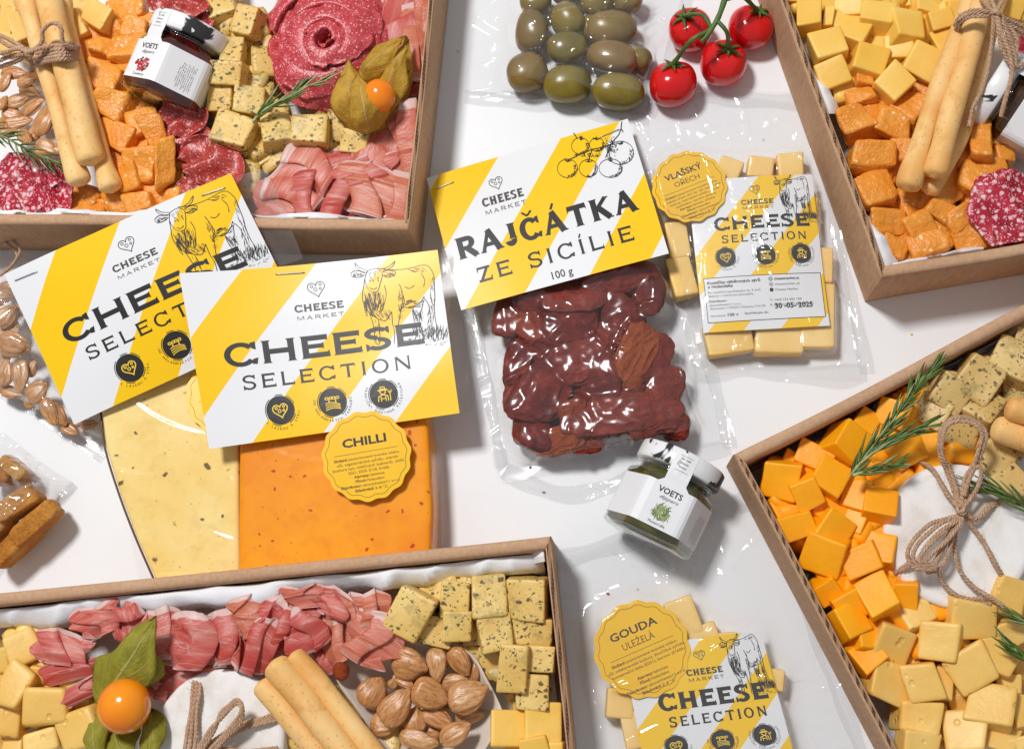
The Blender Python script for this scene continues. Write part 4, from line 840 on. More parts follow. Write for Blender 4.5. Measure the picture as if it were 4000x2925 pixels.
for (rw, lb, sd, fo, A_, tx) in [((1560, 40, 260, 200, 80, -3), 'pink ham slice behind the physalis against the wall', 1, 1.6, 3, 0), ((1610, 160, 150, 330, 5, -2), 'ham slice lining the side wall above the physalis', 2, 1.4, 3, 0), ((1655, 90, 60, 260, 5, 4), 'dark orange ham edge touching the tray rim', 8, 1, 1.5, .3), ((1600, 300, 130, 150, 0, -6), 'ham slice beside the physalis husk tips', 9, 2, 2.5, 0),
        ((1545, 560, 260, 260, 50, 1), 'large folded ham slice below the physalis', 3, 1.6, 3.5, 0), ((1600, 540, 140, 250, 10, 4), 'ham slice standing against the side wall', 4, 1.2, 3, .2), ((1180, 690, 300, 210, 55, 1), 'ham slice curling beside the clear bag corner', 5, 2.3, 4, 0), ((1310, 640, 260, 130, 15, -3), 'brownish ham slice tucked under the herb cubes', 6, 1.3, 3, 0), ((1290, 760, 300, 190, -10, 2), 'deep pink rippled ham slice above the tray wall', 7, 3.0, 4.5, 0), ((1480, 750, 320, 210, -20, 4), 'orange-pink ham fold near the tray corner', 10, 1.6, 4, 0), ((1090, 800, 200, 160, -35, -1), 'ham slice lying under the clear bag edge', 11, 1.3, 2.5, 0), ((1430, 670, 240, 120, 15, 3), 'glossy ham ribbon in the middle of the heap', 12, 2.5, 4, 0), ((1570, 800, 150, 150, 70, 3), 'ham curl pressed into the tray corner', 13, 1.5, 3.5, 0)]:
    sheetmeat('ham_slice', M['ham'], rw, lb, 'ham slice', 'ham slices in the salami rose tray', 29, 270+sd, fo, A_, tiltx=tx, over=.5)
ST1 = 'breadsticks tied with twine'
stick('breadstick', P3(pts([(470, -40), (540, 250), (640, 620), (760, 1060), (905, 1560)], 0, 0, 2.065), [36, 37, 38, 37, 34]), 4.6, 301, M['bread'], 'breadstick of the tied bundle ending beside the salami', 'breadstick', ST1, .32)
stick('breadstick', P3(pts([(195, -60), (265, 200), (350, 500), (470, 900), (560, 1240), (655, 1500)], 0, 0, 2.065), [42, 42, 42, 40, 38, 36]), 4.5, 302, M['bread'], 'breadstick of the tied bundle nearest the almonds', 'breadstick', ST1, .28)
stick('breadstick', P3(pts([(380, -60), (440, 200), (520, 480), (620, 850), (745, 1340)], 0, 0, 2.065), [46, 47, 47, 46, 42]), 6.1, 303, M['bread'], 'thickest breadstick on top of the tied bundle', 'breadstick', ST1, .05)
def jit(P, k, sd): r = random.Random(sd); return [np.asarray(p)+np.array([r.uniform(-k, k), r.uniform(-k, k), r.uniform(-k, k)*.5]) for p in P]
wrapTL = lambda dx, dy, z=0: P3(pts([(250+dx, 520+dy), (300+dx, 470+dy), (400+dx, 440+dy), (500+dx, 430+dy), (590+dx, 430+dy), (640+dx, 480+dy)], 0, 0, 2.065), [34, 46, 54+z, 58+z, 50, 36])
tw = [wrapTL(0, 0), wrapTL(5, 28, .5), wrapTL(-5, -30, .3), wrapTL(3, 52), wrapTL(0, -55), P3(pts([(235, 425), (330, 345), (345, 250), (430, 185), (490, 230), (500, 330), (560, 380), (640, 375)], 0, 0, 2.065), [56, 58, 62, 66, 66, 62, 58, 50]),
      P3(pts([(235, 425), (150, 370), (90, 330), (0, 290), (-80, 270)], 0, 0, 2.065), [56, 52, 48, 46, 44]), P3(pts([(235, 430), (120, 450), (0, 490), (-90, 530)], 0, 0, 2.065), [55, 50, 47, 45]), P3(pts([(235, 425), (130, 400), (20, 430), (-60, 400)], 0, 0, 2.065), [56, 54, 52, 50]), P3(pts([(235, 430), (180, 400), (60, 370), (-40, 300)], 0, 0, 2.065), [57, 55, 50, 50]), P3(pts([(235, 430), (160, 480), (60, 520), (-40, 560)], 0, 0, 2.065), [54, 48, 44, 42]), P3(pts([(235, 425), (300, 400), (420, 370), (560, 360), (650, 385)], 0, 0, 2.065), [57, 58, 58, 54, 50])]
twine('twine bow tied round the breadsticks beside the cranberry jar', tw, 310, 'twine bows', .95, 30, knot=W(235/2.065, 425/2.065, 56))
rosemary('rosemary sprig lying between almonds and marbled salami', P3(pts([(-150, 1030), (60, 1120), (260, 1230), (520, 1330)], 0, 0, 2.065), [33, 35, 35, 33]), 320, 30)
rosemary('rosemary sprig resting on the rose with its stem among herb cubes', [*P3(pts([(180, 985), (260, 890), (400, 830), (560, 720), (800, 640)], 900, 0, 2.065), [36, 38, 40, 41, 42])], 321, 26, spread=.35)
# ------------------------------------------------------------------ physalis fruits
def physalis(label, bx, by, z, rp, hull, mat, seed):
    c = W(bx, by, z); rr = mm(rp, z); t = thing('physalis_fruit', label, 'physalis', c, 'physalis fruits'); V, F = blob(rr*2, rr*2.05, rr*1.95, seed, 2, .01, .006, 2, 14); mk('berry', V+c, F, M['physalis'], t, c)
    for k, (b, tp, wd, bu, sd, zb, ztp) in enumerate(hull):
        leaf_husk(t, c, W(*b, zb), W(*tp, ztp), mm(wd, zb), bu, sd, mat, seed+k)
    return t
q = lambda x, y: (900+x/2.065, y/2.065)
physalis('orange physalis in a dry golden husk beside the salami rose', 1482, 374, 47, 68, [(q(1100, 1090), q(950, 480), 190, 5, -.25, 34, 42), (q(1120, 1080), q(1420, 290), 150, 2, .28, 30, 38), (q(1230, 960), q(1440, 320), 130, 5, -.12, 34, 46), (q(1010, 650), q(1410, 290), 120, 4, .12, 38, 50), (q(1125, 1085), q(1020, 600), 170, 8, .12, 38, 52), (q(1250, 980), q(1460, 560), 110, 3, -.25, 32, 38)], M['husk'], 330)
q2 = lambda x, y: (x/1.888, 2050+y/1.888)
physalis('orange physalis in a green husk lying over ham and cheese', 485, 2757, 48, 101, [(q2(700, 1300), q2(1150, 670), 250, 7, .28, 38, 52), (q2(1110, 1180), q2(1030, 900), 140, 5, .2, 36, 46), (q2(740, 1300), q2(1100, 960), 190, -2, -.1, 32, 40), (q2(700, 1400), q2(760, 1750), 110, 4, .2, 34, 40), (q2(820, 1480), q2(960, 1780), 150, 4, -.1, 32, 42), (q2(1110, 1350), q2(1100, 1780), 110, 4, -.2, 34, 42)], M['husk_g'], 340)
# ------------------------------------------------------------------ jars
def jar(label, px, py, zc, heading, roll, tilt, content, lines, pic, small, seed):
    c = W(px, py, zc); t = thing('sauce_jar', label, 'glass jar', c, (0, 0, 0) and None); t.rotation_euler = (math.radians(tilt), math.radians(roll), math.radians(heading-90)); t['group'] = 'small hexagonal glass jars'
    Y0 = -21.5; R = 22.4; n = 72; th = np.linspace(0, 2*math.pi, n, endpoint=False)
    def ring(y, s_, rnd=0.0, r_=R):
        ap = r_*math.cos(math.pi/6); hx = ap/np.cos((th+math.pi/6) % (math.pi/3)-math.pi/6); hx = np.minimum(hx, r_*.965); rr = (hx*(1-rnd)+ap*rnd)*s_
        return np.stack([rr*np.sin(th), np.full(n, y), rr*np.cos(th)], 1)
    def lathe(rows, cap=True, r_=R):
        V = np.vstack([ring(*r0, r_=r_) for r0 in rows]); F = [(i*n+j, i*n+(j+1) % n, (i+1)*n+(j+1) % n, (i+1)*n+j) for i in range(len(rows)-1) for j in range(n)]
        if cap: F += [tuple(range(n-1, -1, -1)), tuple((len(rows)-1)*n+j for j in range(n))]
        return V, F
    V, F = lathe([(Y0, .80, .2), (Y0+.5, .93, .1), (Y0+1.6, 1, 0), (Y0+27, 1, 0), (Y0+28.6, .97, .1), (Y0+30, .88, .6), (Y0+31, .84, 1), (Y0+34, .84, 1)]); mk('glass_body', V, F, M['glass'], t, smooth=True)
    V, F = lathe([(Y0+2.4, .86, .2), (Y0+3.6, .965, 0), (Y0+26.5, .965, 0), (Y0+29, .87, .7), (Y0+33, .81, 1)]); mk('jar_filling', V, F, M[content], t)
    rl = 20.4; rows = [(34.4, .3), (34.2, .97), (35, 1), (42, 1), (42.8, .96), (43, .9), (42.7, .8)]; n2 = 64; a = np.linspace(0, 2*math.pi, n2, endpoint=False)
    V = np.vstack([np.stack([rl*s_*np.sin(a), np.full(n2, Y0+y), rl*s_*np.cos(a)], 1) for y, s_ in rows]); F = [(i*n2+j, i*n2+(j+1) % n2, (i+1)*n2+(j+1) % n2, (i+1)*n2+j) for i in range(len(rows)-1) for j in range(n2)]+[tuple((len(rows)-1)*n2+j for j in range(n2))]
    lid = mk('jar_lid', V, F, M['lid'], t)
    for k in range(2):
        P = np.stack([17.6*np.sin(a), np.full(n2, Y0+32.2+k*1.1), 17.6*np.cos(a)], 1); P = np.vstack([P, P[:1]]); VV, FF = tube(P, .5, 6, False); mk('glass_thread', VV, FF, M['glass'], t)
    ap = R*math.cos(math.pi/6); nl = 61; lt = np.linspace(-math.radians(140), math.radians(140), nl); ys = np.linspace(Y0+5.5, Y0+25.5, 8); V = []
    for y in ys:
        hx = np.minimum(ap/np.cos((lt+math.pi/6) % (math.pi/3)-math.pi/6), R*.967)+.16; sl = y-(.0)
        V.append(np.stack([hx*np.sin(lt), np.full(nl, sl), hx*np.cos(lt)], 1))
    V = np.vstack(V); F = [tuple(reversed(f)) for f in grid_faces(nl, 8)]; lab = mk('paper_label', V, F, M['label'], t, smooth=False)
    ty = [24.5, 27.5, 30, 34.5, 38, 41.6]; tz = [ap+.2, ap+.25, ap+.7, rl+.12, rl+.14, rl+.14]; V = np.array([[x*(5.2 if k else 8.5), Y0+y, z-(abs(x)*(.0 if z < rl else .65))] for k, (y, z) in enumerate(zip(ty, tz)) for x in (-1, -.5, 0, .5, 1)])
    mk('label_strip', V, grid_faces(5, 6), M['label'], lab, smooth=False)
    sf = lambda x, y: np.stack([np.asarray(x), -np.asarray(y), np.full(len(x), ap+.2)], 1)
    p = Print(); p.text(0, -(Y0+21.2), 'VOETS', 2.7, 'c', .02, width=11.5); p.line([(0, -(Y0+17.8)), (.1, -(Y0+17.8))], .05)
    p.build('label_title', sf, M['ink'], lab, (0, 0, 0), .06)
    p = Print(); p.text(.8, -(Y0+18.6), 'dippers', 1.7, 'c', 0, .45, width=9); p.text(0, -(Y0+6.8), lines, 1.35, 'c', 0, width=8); 
    p.build('label_small_print', sf, M['ink_soft'], lab, (0, 0, 0), .07)
    st = lambda x, y: np.stack([np.asarray(x), -np.asarray(y), np.full(len(x), rl+.1)], 1)
    p = Print()
    for k, s_ in enumerate(('for real', 'cheese', 'lovers')): p.text(0, -(Y0+38.2-k*1.9), s_, 1.05, 'c')
    p.line([(-3, -(Y0+40)), (3, -(Y0+40))], .12); p.line([(-3, -(Y0+33.0)), (3, -(Y0+33.0))], .12); p.build('strip_print', st, M['ink_soft'], lab, (0, 0, 0), .1)
    side = rotm(0, math.radians(60), 0); p = Print()
    for k in range(9): p.text(6.5-k*.95, 0, small[k % len(small)], .55, 'c', ang=math.pi/2, width=[13, 12, 13.5, 11, 13, 9, 12, 13, 8][k])
    sd = lambda x, y: np.stack([np.asarray(x), -np.asarray(y)+(Y0+14), np.full(len(x), ap+.2)], 1)@side.T
    q = Print(); q.V = p.V; q.F = p.F; Vq = sd(*np.vstack(p.V)[:, :2].T); mk('side_print', Vq+side@np.array([0, 0, .06]), p.F, M['ink_soft'], lab, smooth=False)
    r = random.Random(seed)
    if pic == 'berries':
        for mname in ('berry2', 'berry', 'berry3'):
            b = Print()
            for k in range({'berry2': 26, 'berry': 44, 'berry3': 26}[mname]):
                a_ = r.uniform(0, 6.28); d_ = r.random()**.6*4.3; b.disc(d_*math.cos(a_)*1.15, -(Y0+12.6)+d_*math.sin(a_)*.8, r.uniform(.45, .75) if mname != 'berry3' else .3, 10)
            b.build('berry_picture', sf, M[mname], lab, (0, 0, 0), {'berry2': .06, 'berry': .11, 'berry3': .16}[mname])
    elif pic == 'dill':
        for mname, N_ in (('dill', 150), ('rosemary2', 60)):
            b = Print()
            for k in range(N_):
                a_ = r.uniform(0, 6.28); d_ = r.random()**.6*3.4; x, y = d_*math.cos(a_), -(Y0+12.6)+d_*math.sin(a_); e = r.uniform(0, 6.28); l = r.uniform(1, 2.4)
                b.line([(x, y), (x+l*.5*math.cos(e), y+l*.5*math.sin(e)), (x+l*math.cos(e+.5), y+l*math.sin(e+.5))], [.35, .3, .05])
            b.build('dill_picture', sf, M[mname], lab, (0, 0, 0), .06 if mname == 'dill' else .11)
    return t
SM = ['ingredienser 100 g', 'cranberry sugar water', 'pectin lemon juice', 'store in a cool place', 'best before see lid', 'net weight 45 ml', 'energy value 812 kJ']
jar('glass jar of dark cranberry jam with a white label among the cheese', 693, 262, 31, 67, -25, 4, 'jam', 'Cranberry', 'berries', SM, 1)
jar('glass jar of green dill mustard lying on the white table', 2597, 1950, 20.6, 63.5, 4, -1, 'mustard', 'Mosterd dille', 'dill', SM, 2)
jar('glass jar of brown spread half hidden behind twine at the photo edge', 4010, 425, 30, 146, 20, 0, 'brownjam', 'Peer', '', SM, 3)
# ------------------------------------------------------------------ top-right tray contents
X2 = [('the paired breadsticks', 3700, 450), ('the corner of its tray', 3458, 1053), ('the brown jar', 3980, 420), ('the marbled salami slice', 3944, 811), ('the long tray wall', 3150, 230)]
P2 = cv([(335, 95, 215, 250, 0, 3), (490, 120, 90, 190, -10, -2), (640, 60, 250, 150, -5, -4), (715, 230, 220, 220, -27, 1), (890, 90, 270, 220, -15, 3), (1150, 180, 290, 280, -3, 4), (490, 340, 290, 255, 13, 4), (1045, 370, 250, 210, 0, 0), (1410, 150, 210, 160, 15, 1), (1560, 70, 230, 160, 0, -1), (1310, 40, 240, 140, -10, -4), (1420, 300, 190, 220, 20, -2), (835, 460, 290, 290, -18, 3), (1260, 480, 280, 290, -28, 5), (1020, 645, 265, 255, 42, 5), (530, 590, 280, 240, 20, 1), (1110, 0, 130, 110, 0, -8), (1990, 70, 160, 170, -20, -2), (900, 310, 90, 110, 0, -8), (1370, 430, 110, 150, 60, -7), (2080, 10, 140, 120, 10, -4), (200, -30, 150, 100, 0, -4), (1000, 200, 120, 150, 10, -9)], 3000, 0, 2.065)
for i, r_ in enumerate(P2): chunk('pale_cheese_cube', M['pale'], r_, 'pale yellow cube', 'cheese cube', 'pale yellow cubes beside the paired breadsticks', X2, 33, 400+i, jit=.06, amp=.012, dmax=19, tilt=.32)
A2 = cv([(740, 770, 300, 170, 20, 1), (780, 610, 150, 150, 0, 1), (740, 945, 265, 250, 20, 4), (890, 830, 130, 110, 0, -6), (1145, 830, 270, 240, -35, 2), (1240, 720, 210, 150, -30, 0), (1010, 980, 310, 220, -20, 2), (850, 1225, 370, 270, -3, 5), (1070, 1200, 190, 230, -10, 0), (1040, 1330, 160, 200, 10, -3), (870, 1490, 310, 300, 18, 3), (1720, 1090, 215, 350, -4, 4), (1900, 1220, 160, 150, 0, -4), (1780, 1350, 280, 180, 10, 0), (1700, 1440, 330, 230, -28, 3), (1450, 1490, 260, 300, 20, -1), (1230, 1010, 150, 120, 0, -6), (1560, 1200, 140, 200, 0, -8), (1390, 1250, 200, 200, 20, -8)], 3000, 0, 2.065)+cv([(985, 350, 300, 215, -5, 1), (1230, 375, 255, 240, 20, 2), (1410, 240, 280, 220, -30, 1), (1550, 320, 260, 220, 30, 1), (920, 490, 140, 90, 0, -3), (1050, 540, 250, 170, -22, 0), (1310, 560, 320, 200, 8, 2), (1640, 500, 260, 240, 20, -1), (1640, 190, 150, 200, 0, -6), (880, 190, 210, 150, 0, -3), (1080, 220, 200, 120, 10, -8), (1750, 560, 160, 140, 0, -4)], 3000, 700, 2.065)
for i, r_ in enumerate(A2): chunk('aged_cheese_chunk', M['aged'], r_, 'rough orange chunk', 'cheese chunk', 'orange aged chunks around the paired breadsticks', X2, 31, 440+i, jit=.17, amp=.045, N=14, amp2=.014, freq=2.4, power=9, freq2=9, shrink=.98)
under('lower_cheese_layer', M['pale'], P2, 20, 6, 16, 1, T2); under('lower_cheese_layer', M['aged'], A2, 19, 7, 16, 1, T2)
ST2 = 'breadsticks beside the pale cubes'
stick('breadstick', P3(pts([(1880, -120), (1780, 250), (1660, 700), (1540, 1100), (1280, 1570)], 3000, 0, 2.065), [36, 37, 37, 36, 34]), 4.4, 501, M['bread'], 'darker breadstick lying underneath the pair', 'breadstick', ST2, .1)
stick('breadstick', P3(pts([(1690, -100), (1560, 250), (1385, 700), (1245, 1120), (1115, 1540)], 3000, 0, 2.065), [43, 44, 45, 43, 42]), 4.9, 502, M['bread'], 'breadstick with its tip nearest the tray wall', 'breadstick', ST2, .16)
stick('breadstick', P3(pts([(1760, -120), (1700, 120), (1580, 560), (1455, 1000), (1335, 1440)], 3000, 0, 2.065), [47, 48, 49, 48, 46]), 5.2, 503, M['bread'], 'breadstick on top of the pair, partly under the knot', 'breadstick', ST2, .1)
z_ = 62
k2 = lambda rows, zz: P3(pts(rows, 3600, 0, 2.36), zz)
tw = [k2([(660, 130), (560, 120), (440, 130), (350, 190), (320, 260), (320, 330)], [60, 62, 62, 58, 50, 42]), k2([(660, 135), (560, 145), (450, 155), (370, 210), (330, 290)], [60, 62, 61, 57, 48]), k2([(660, 130), (560, 100), (440, 105), (350, 160), (310, 240)], [61, 63, 62, 58, 50]),
      k2([(670, 130), (590, 40), (540, -30), (510, -120)], [62, 60, 58, 55]), k2([(680, 120), (650, 30), (620, -60)], [63, 60, 56]), k2([(690, 110), (730, 20), (760, -60)], [62, 60, 56]), k2([(665, 140), (660, 300), (650, 430), (610, 640), (540, 860), (460, 1020), (430, 1170)], [62, 58, 54, 50, 47, 44, 43]), k2([(690, 150), (710, 280), (740, 440), (800, 560), (860, 620), (850, 480), (800, 330), (740, 190)], [62, 60, 57, 55, 54, 55, 58, 61]),
      k2([(700, 150), (740, 300), (790, 450), (840, 640), (800, 830), (760, 980), (730, 1080)], [62, 60, 58, 55, 52, 49, 46]), k2([(740, 160), (820, 190), (900, 230), (990, 250)], [61, 58, 55, 52]), k2([(740, 180), (830, 230), (920, 290), (1000, 330)], [60, 57, 53, 50]), k2([(870, 620), (940, 590), (1000, 600)], [54, 52, 50]), k2([(720, 150), (800, 240), (880, 370), (870, 520), (860, 620)], [61, 58, 56, 54, 54])]
twine('twine bow tied over the breadsticks with ends hanging across the brown jar', tw, 510, 'twine bows', .9, 30, knot=W(3600+680/2.36, 125/2.36, 62))
for rw, lb, sd in [((3944, 815, 330, 300, -30, 3), 'round marbled salami slice resting on the orange chunks', 1), ((3990, 900, 230, 170, 20, 0), 'marbled salami slice bent against the tray wall', 2), ((4010, 190, 90, 110, 0, 0), 'small dark salami piece behind the hanging twine', 3)]:
    sheetmeat('salami_slice', M['marbled'], rw, lb, 'salami slice', 'marbled salami beside the orange chunks', 33, 520+sd, 1.7, 2.6, round_=True, curl=1.6, ragged=.07)
# ------------------------------------------------------------------ lower-right tray contents
X4 = [('the long rosemary sprig', 3480, 1640), ('the large white cheese wheel', 3745, 2090), ('the pointed tray corner', 2903, 1794), ('the breadstick ends', 3930, 1650), ('the small rosemary tip', 3970, 2540), ('the slanting tray wall', 3230, 2420)]
C4 = cv([(370, 1220, 300, 330, -14, 3), (560, 1130, 210, 210, -30, -2), (670, 1000, 320, 210, -28, 2), (830, 1200, 270, 280, -32, 6), (935, 860, 290, 290, -38, 7), (1075, 790, 190, 210, -35, 1), (1215, 665, 300, 230, -28, 3), (1320, 590, 140, 150, -30, -1), (1000, 1060, 310, 190, -30, -3), (1370, 1040, 290, 230, 28, 3), (1510, 970, 170, 200, -8, 0), (1385, 800, 180, 170, -25, 0), (655, 1345, 235, 250, 24, 7), (490, 1450, 230, 210, 20, -1), (800, 1440, 200, 220, -30, 0), (1000, 1330, 220, 270, -14, 1), (1180, 1385, 250, 250, -14, 6), (570, 1580, 280, 210, 18, 5), (860, 1600, 270, 260, -32, 5), (985, 1520, 200, 200, -25, 0), (1240, 1220, 180, 160, 30, -4), (1190, 1530, 220, 130, 0, -5), (1100, 920, 200, 130, -20, -5), (720, 1190, 150, 120, 0, -7)], 2800, 1200, 1.836)+cv([(765, 240, 290, 240, -12, 2), (350, 325, 340, 300, -20, 4), (640, 330, 310, 240, 24, 5), (530, 480, 190, 180, 32, -1), (390, 580, 200, 190, 32, 0), (765, 560, 260, 320, 24, 7), (965, 600, 190, 250, -6, 2), (595, 665, 270, 240, 32, 3), (510, 785, 230, 270, 28, 4), (730, 850, 240, 240, -8, 1), (610, 1030, 230, 220, 36, 2), (830, 400, 120, 140, -10, -4), (240, 170, 180, 150, 0, -8), (460, 300, 150, 150, 10, -9), (860, 720, 160, 120, 10, -8)], 3000, 2000, 1.786)
for i, r_ in enumerate(C4): chunk('cheddar_cube', M['cheddar'], r_, 'bright orange cheese cube', 'cheese cube', 'bright orange cubes beside the white cheese wheel', X4, 30, 600+i, jit=.06, amp=.012, amp2=.003, N=10, power=30, shrink=.83, dmax=18, tilt=.4)
P4 = cv([(1030, 715, 250, 200, 25, 0), (1215, 690, 110, 150, 0, -5), (1190, 910, 300, 290, -8, 4), (1440, 755, 320, 270, -4, 5), (885, 960, 300, 320, -20, 1), (1070, 1190, 290, 290, 14, 5), (790, 1240, 300, 300, -16, 2), (1225, 1180, 120, 230, -10, -1), (1410, 1100, 290, 320, 24, 3), (1600, 1000, 280, 250, -30, 2), (1690, 590, 250, 270, -22, 4), (1690, 860, 210, 170, 28, 1), (1560, 1310, 330, 290, -10, 6), (1060, 1430, 300, 250, -9, 3), (1370, 1520, 290, 290, -5, 4), (1690, 1200, 190, 130, 0, -2), (1760, 1380, 130, 260, 0, 0), (1080, 1620, 270, 180, -4, 5), (1620, 1560, 260, 170, -16, 1), (1350, 1330, 180, 150, 10, -6), (1380, 930, 130, 130, 20, -3), (1730, 1640, 160, 120, 10, 2), (1640, 720, 170, 130, 15, -4), (1220, 1480, 120, 260, 5, -4), (1290, 1180, 70, 180, -12, -6), (1500, 1450, 150, 120, 10, -7), (1770, 1100, 100, 150, 0, -6)], 3000, 2000, 1.786)
for i, r_ in enumerate(P4): chunk('pale_cheese_chunk', M['pale2'], r_, 'pale beige cheese chunk', 'cheese chunk', 'pale chunks below the white cheese wheel', X4, 30, 660+i, jit=.11, amp=.012, N=9, power=16, shrink=.9, dmax=18, tilt=.36)
H4 = cv([(2080, 280, 300, 290, -30, 5), (1830, 400, 300, 300, -36, 7), (1690, 625, 260, 250, -32, 6), (1900, 690, 250, 240, -34, 4), (1620, 470, 150, 180, -10, -1), (1545, 740, 230, 220, -35, 2), (1740, 880, 290, 230, -15, 0), (2010, 1090, 230, 250, -35, 3), (2120, 1240, 240, 240, 33, 4), (2150, 560, 170, 220, 0, -2), (2060, 490, 170, 170, 0, -5), (1480, 630, 160, 210, -30, -3), (2150, 980, 150, 170, 0, -5), (2160, 130, 160, 170, -20, 2), (1900, 560, 160, 160, 0, -7), (1700, 780, 160, 120, 0, -8), (1850, 850, 150, 150, 0, -8), (2000, 800, 160, 180, 20, -8), (2160, 420, 120, 160, 10, 0)], 2800, 1200, 1.836)
for i, r_ in enumerate(H4): chunk('herb_cheese_cube', M['herb2'], r_, 'herb-flecked olive cube', 'cheese cube', 'herb cubes behind the white cheese wheel', X4, 30, 700+i, jit=.05, amp=.016, amp2=.006)
under('lower_cheese_layer', M['cheddar'], C4+[(x+70, y+50) for x, y, *_ in C4], 21, 8, 15, 1, T4); under('lower_cheese_layer', M['pale2'], P4, 15, 9, 15, 1, T4); under('lower_cheese_layer', M['herb2'], H4, 17, 10, 16, 1, T4)
def wheel(label, px, py, z, rp, ht, seed, tilt=(0, 0)):
    r = mm(rp, z); n = 96; rows = [(0, .0), (0, .9), (-.4, .96), (-1.6, .992), (-3.5, 1), (-ht+3.5, 1), (-ht+1.5, .985), (-ht, .93)]; ring = [(0, f) for f in np.linspace(0, .88, 12)]+rows[1:]
    a = np.linspace(0, 2*math.pi, n, endpoint=False); V = []
    for z0, f in ring:
        P = np.stack([np.cos(a)*r*f, np.sin(a)*r*f, np.full(n, float(z0))], 1); P[:, :2] *= (1+.008*sn(np.stack([np.cos(a), np.sin(a)], 1)*2, seed, 1.2))[:, None]; V.append(P)
    V = np.vstack(V); V[:, 2] += .35*sn(V[:, :2], seed+1, .12)+.12*sn(V[:, :2], seed+2, .6); F = [(i*n+j, (i+1)*n+j, (i+1)*n+(j+1) % n, i*n+(j+1) % n) for i in range(len(ring)-1) for j in range(n)]
    o = mk('soft_white_cheese', V, F, M['rindw']); c = W(px, py, z); o.location = Vector(c)*S; o.rotation_euler = (*tilt, 0); return tag(o, label, 'soft cheese', 'white rind cheese wheels tied with twine')
wheel('large white rind cheese wheel beside the bright orange cubes', 3742, 2092, 32, 268, 24, 1, (.03, -.02))
wheel('white rind cheese wheel beside the almond cone, partly in frame', 852, 2880, 33, 252, 24, 2)
z0 = 34
k4 = lambda rows, zz: P3(pts(rows, 3500, 1700, 2.36), zz)
kn = (600, 690)
tw = [k4([kn, (560, 520), (500, 300), (440, 200), (430, 60), (470, -80), (560, -130), (700, -110), (790, -20), (770, 100), (720, 260), (640, 400), (610, 560), kn], [40, 40, 42, 46, 50, 52, 53, 53, 52, 50, 46, 42, 41, 42]),
      k4([(590, 690), (530, 520), (470, 320), (410, 200), (400, 60), (440, -90), (560, -165), (700, -150), (820, -30), (800, 110), (745, 270), (680, 400), (640, 560), (610, 690)], [39, 39, 41, 45, 49, 51, 52, 52, 51, 49, 45, 41, 40, 41]),
      k4([kn, (520, 600), (440, 480), (360, 350), (310, 290), (200, 240), (100, 250)], [41, 38, 36, 35.5, 35, 28, 22]), k4([kn, (500, 580), (410, 430), (340, 310)], [40, 38, 36.5, 35]), k4([kn, (700, 570), (770, 450), (790, 340), (750, 280), (690, 380), (630, 560)], [42, 42, 44, 46, 46, 44, 42]),
      k4([kn, (720, 760), (800, 700), (860, 640), (960, 600), (1100, 560)], [42, 38, 36.5, 36, 33, 26]), k4([(640, 720), (730, 780), (820, 720), (880, 660), (1000, 620)], [41, 37.5, 36, 35.5, 30]),
      *[k4([(580, 740), (480+dx, 780), (350+dx, 860+dy), (220+dx, 980+dy), (150+dx, 1110+dy*.5), (200+dx, 1210), (300+dx*.5, 1230), (380, 1130), (450, 1000), (520, 860), (580, 760)], [42, 43, 45, 46, 46, 45, 44, 43, 42, 42, 42]) for dx, dy in ((0, 0), (60, 50), (125, 100), (-38, -40), (85, 10))],
      k4([(560, 760), (530, 860), (510, 980), (470, 1120), (400, 1230), (280, 1270)], [42, 42, 42, 42, 41, 41]), k4([(160, 1120), (100, 1190), (20, 1240), (-90, 1290)], [36, 34, 30, 22]), k4([(170, 1170), (90, 1220), (10, 1260), (-80, 1310)], [35, 34, 30, 22]),
      k4([kn, (560, 850), (540, 1050), (580, 1230), (700, 1380), (830, 1470), (940, 1540), (1040, 1620)], [41, 39, 38, 37, 36, 37, 38, 38]), k4([kn, (700, 830), (800, 980), (880, 1120), (960, 1260), (1000, 1340)], [41, 37, 36, 36, 35, 30]), k4([kn, (720, 850), (820, 1010), (900, 1150), (985, 1300)], [40, 36, 35.5, 35.5, 34]),
      k4([(400, 1240), (440, 1360), (540, 1460), (680, 1510), (800, 1500)], [41, 36, 35.5, 35, 36]), k4([(500, 1440), (640, 1510), (780, 1550), (880, 1560)], [35, 34, 35, 36])]
twine('thick twine bow knotted on top of the large white cheese wheel', tw, 720, 'twine bows', .85, 26, knot=W(3500+kn[0]/2.36, 1700+kn[1]/2.36, 43))
ST4 = 'breadstick ends reaching in from the photo edge'
stick('breadstick', P3(pts([(1970, 850), (2130, 910), (2400, 1000)], 2800, 1200, 1.836), [40, 40, 40]), 5.6, 731, M['bread'], 'cut breadstick end in the middle of the three', 'breadstick', ST4, .05, (1, 0), 30)
stick('breadstick', P3(pts([(2070, 715), (2200, 750), (2450, 820)], 2800, 1200, 1.836), [46, 46, 46]), 5.2, 732, M['bread'], 'rounded breadstick end highest of the three', 'breadstick', ST4, .1, (1, 0), 30)
stick('breadstick', P3(pts([(2180, 930), (2300, 960), (2500, 1000)], 2800, 1200, 1.836), [46, 46, 46]), 5.0, 733, M['bread'], 'rounded breadstick end closest to the dark gap', 'breadstick', ST4, .1, (1, 0), 30)
rosemary('long rosemary sprig lying across the bright orange cubes', P3(pts([(965, 1200), (1080, 1040), (1200, 900), (1330, 720), (1440, 560), (1610, 400)], 2800, 1200, 1.836), [46, 47, 47, 46, 43, 42]), 740, 64, (8, 13), .38)
rosemary('short rosemary branch pointing at the twine loop', P3(pts([(1060, 1090), (1200, 980), (1350, 900), (1540, 850)], 2800, 1200, 1.836), [47, 48, 49, 49]), 741, 24, (9, 15), .35)
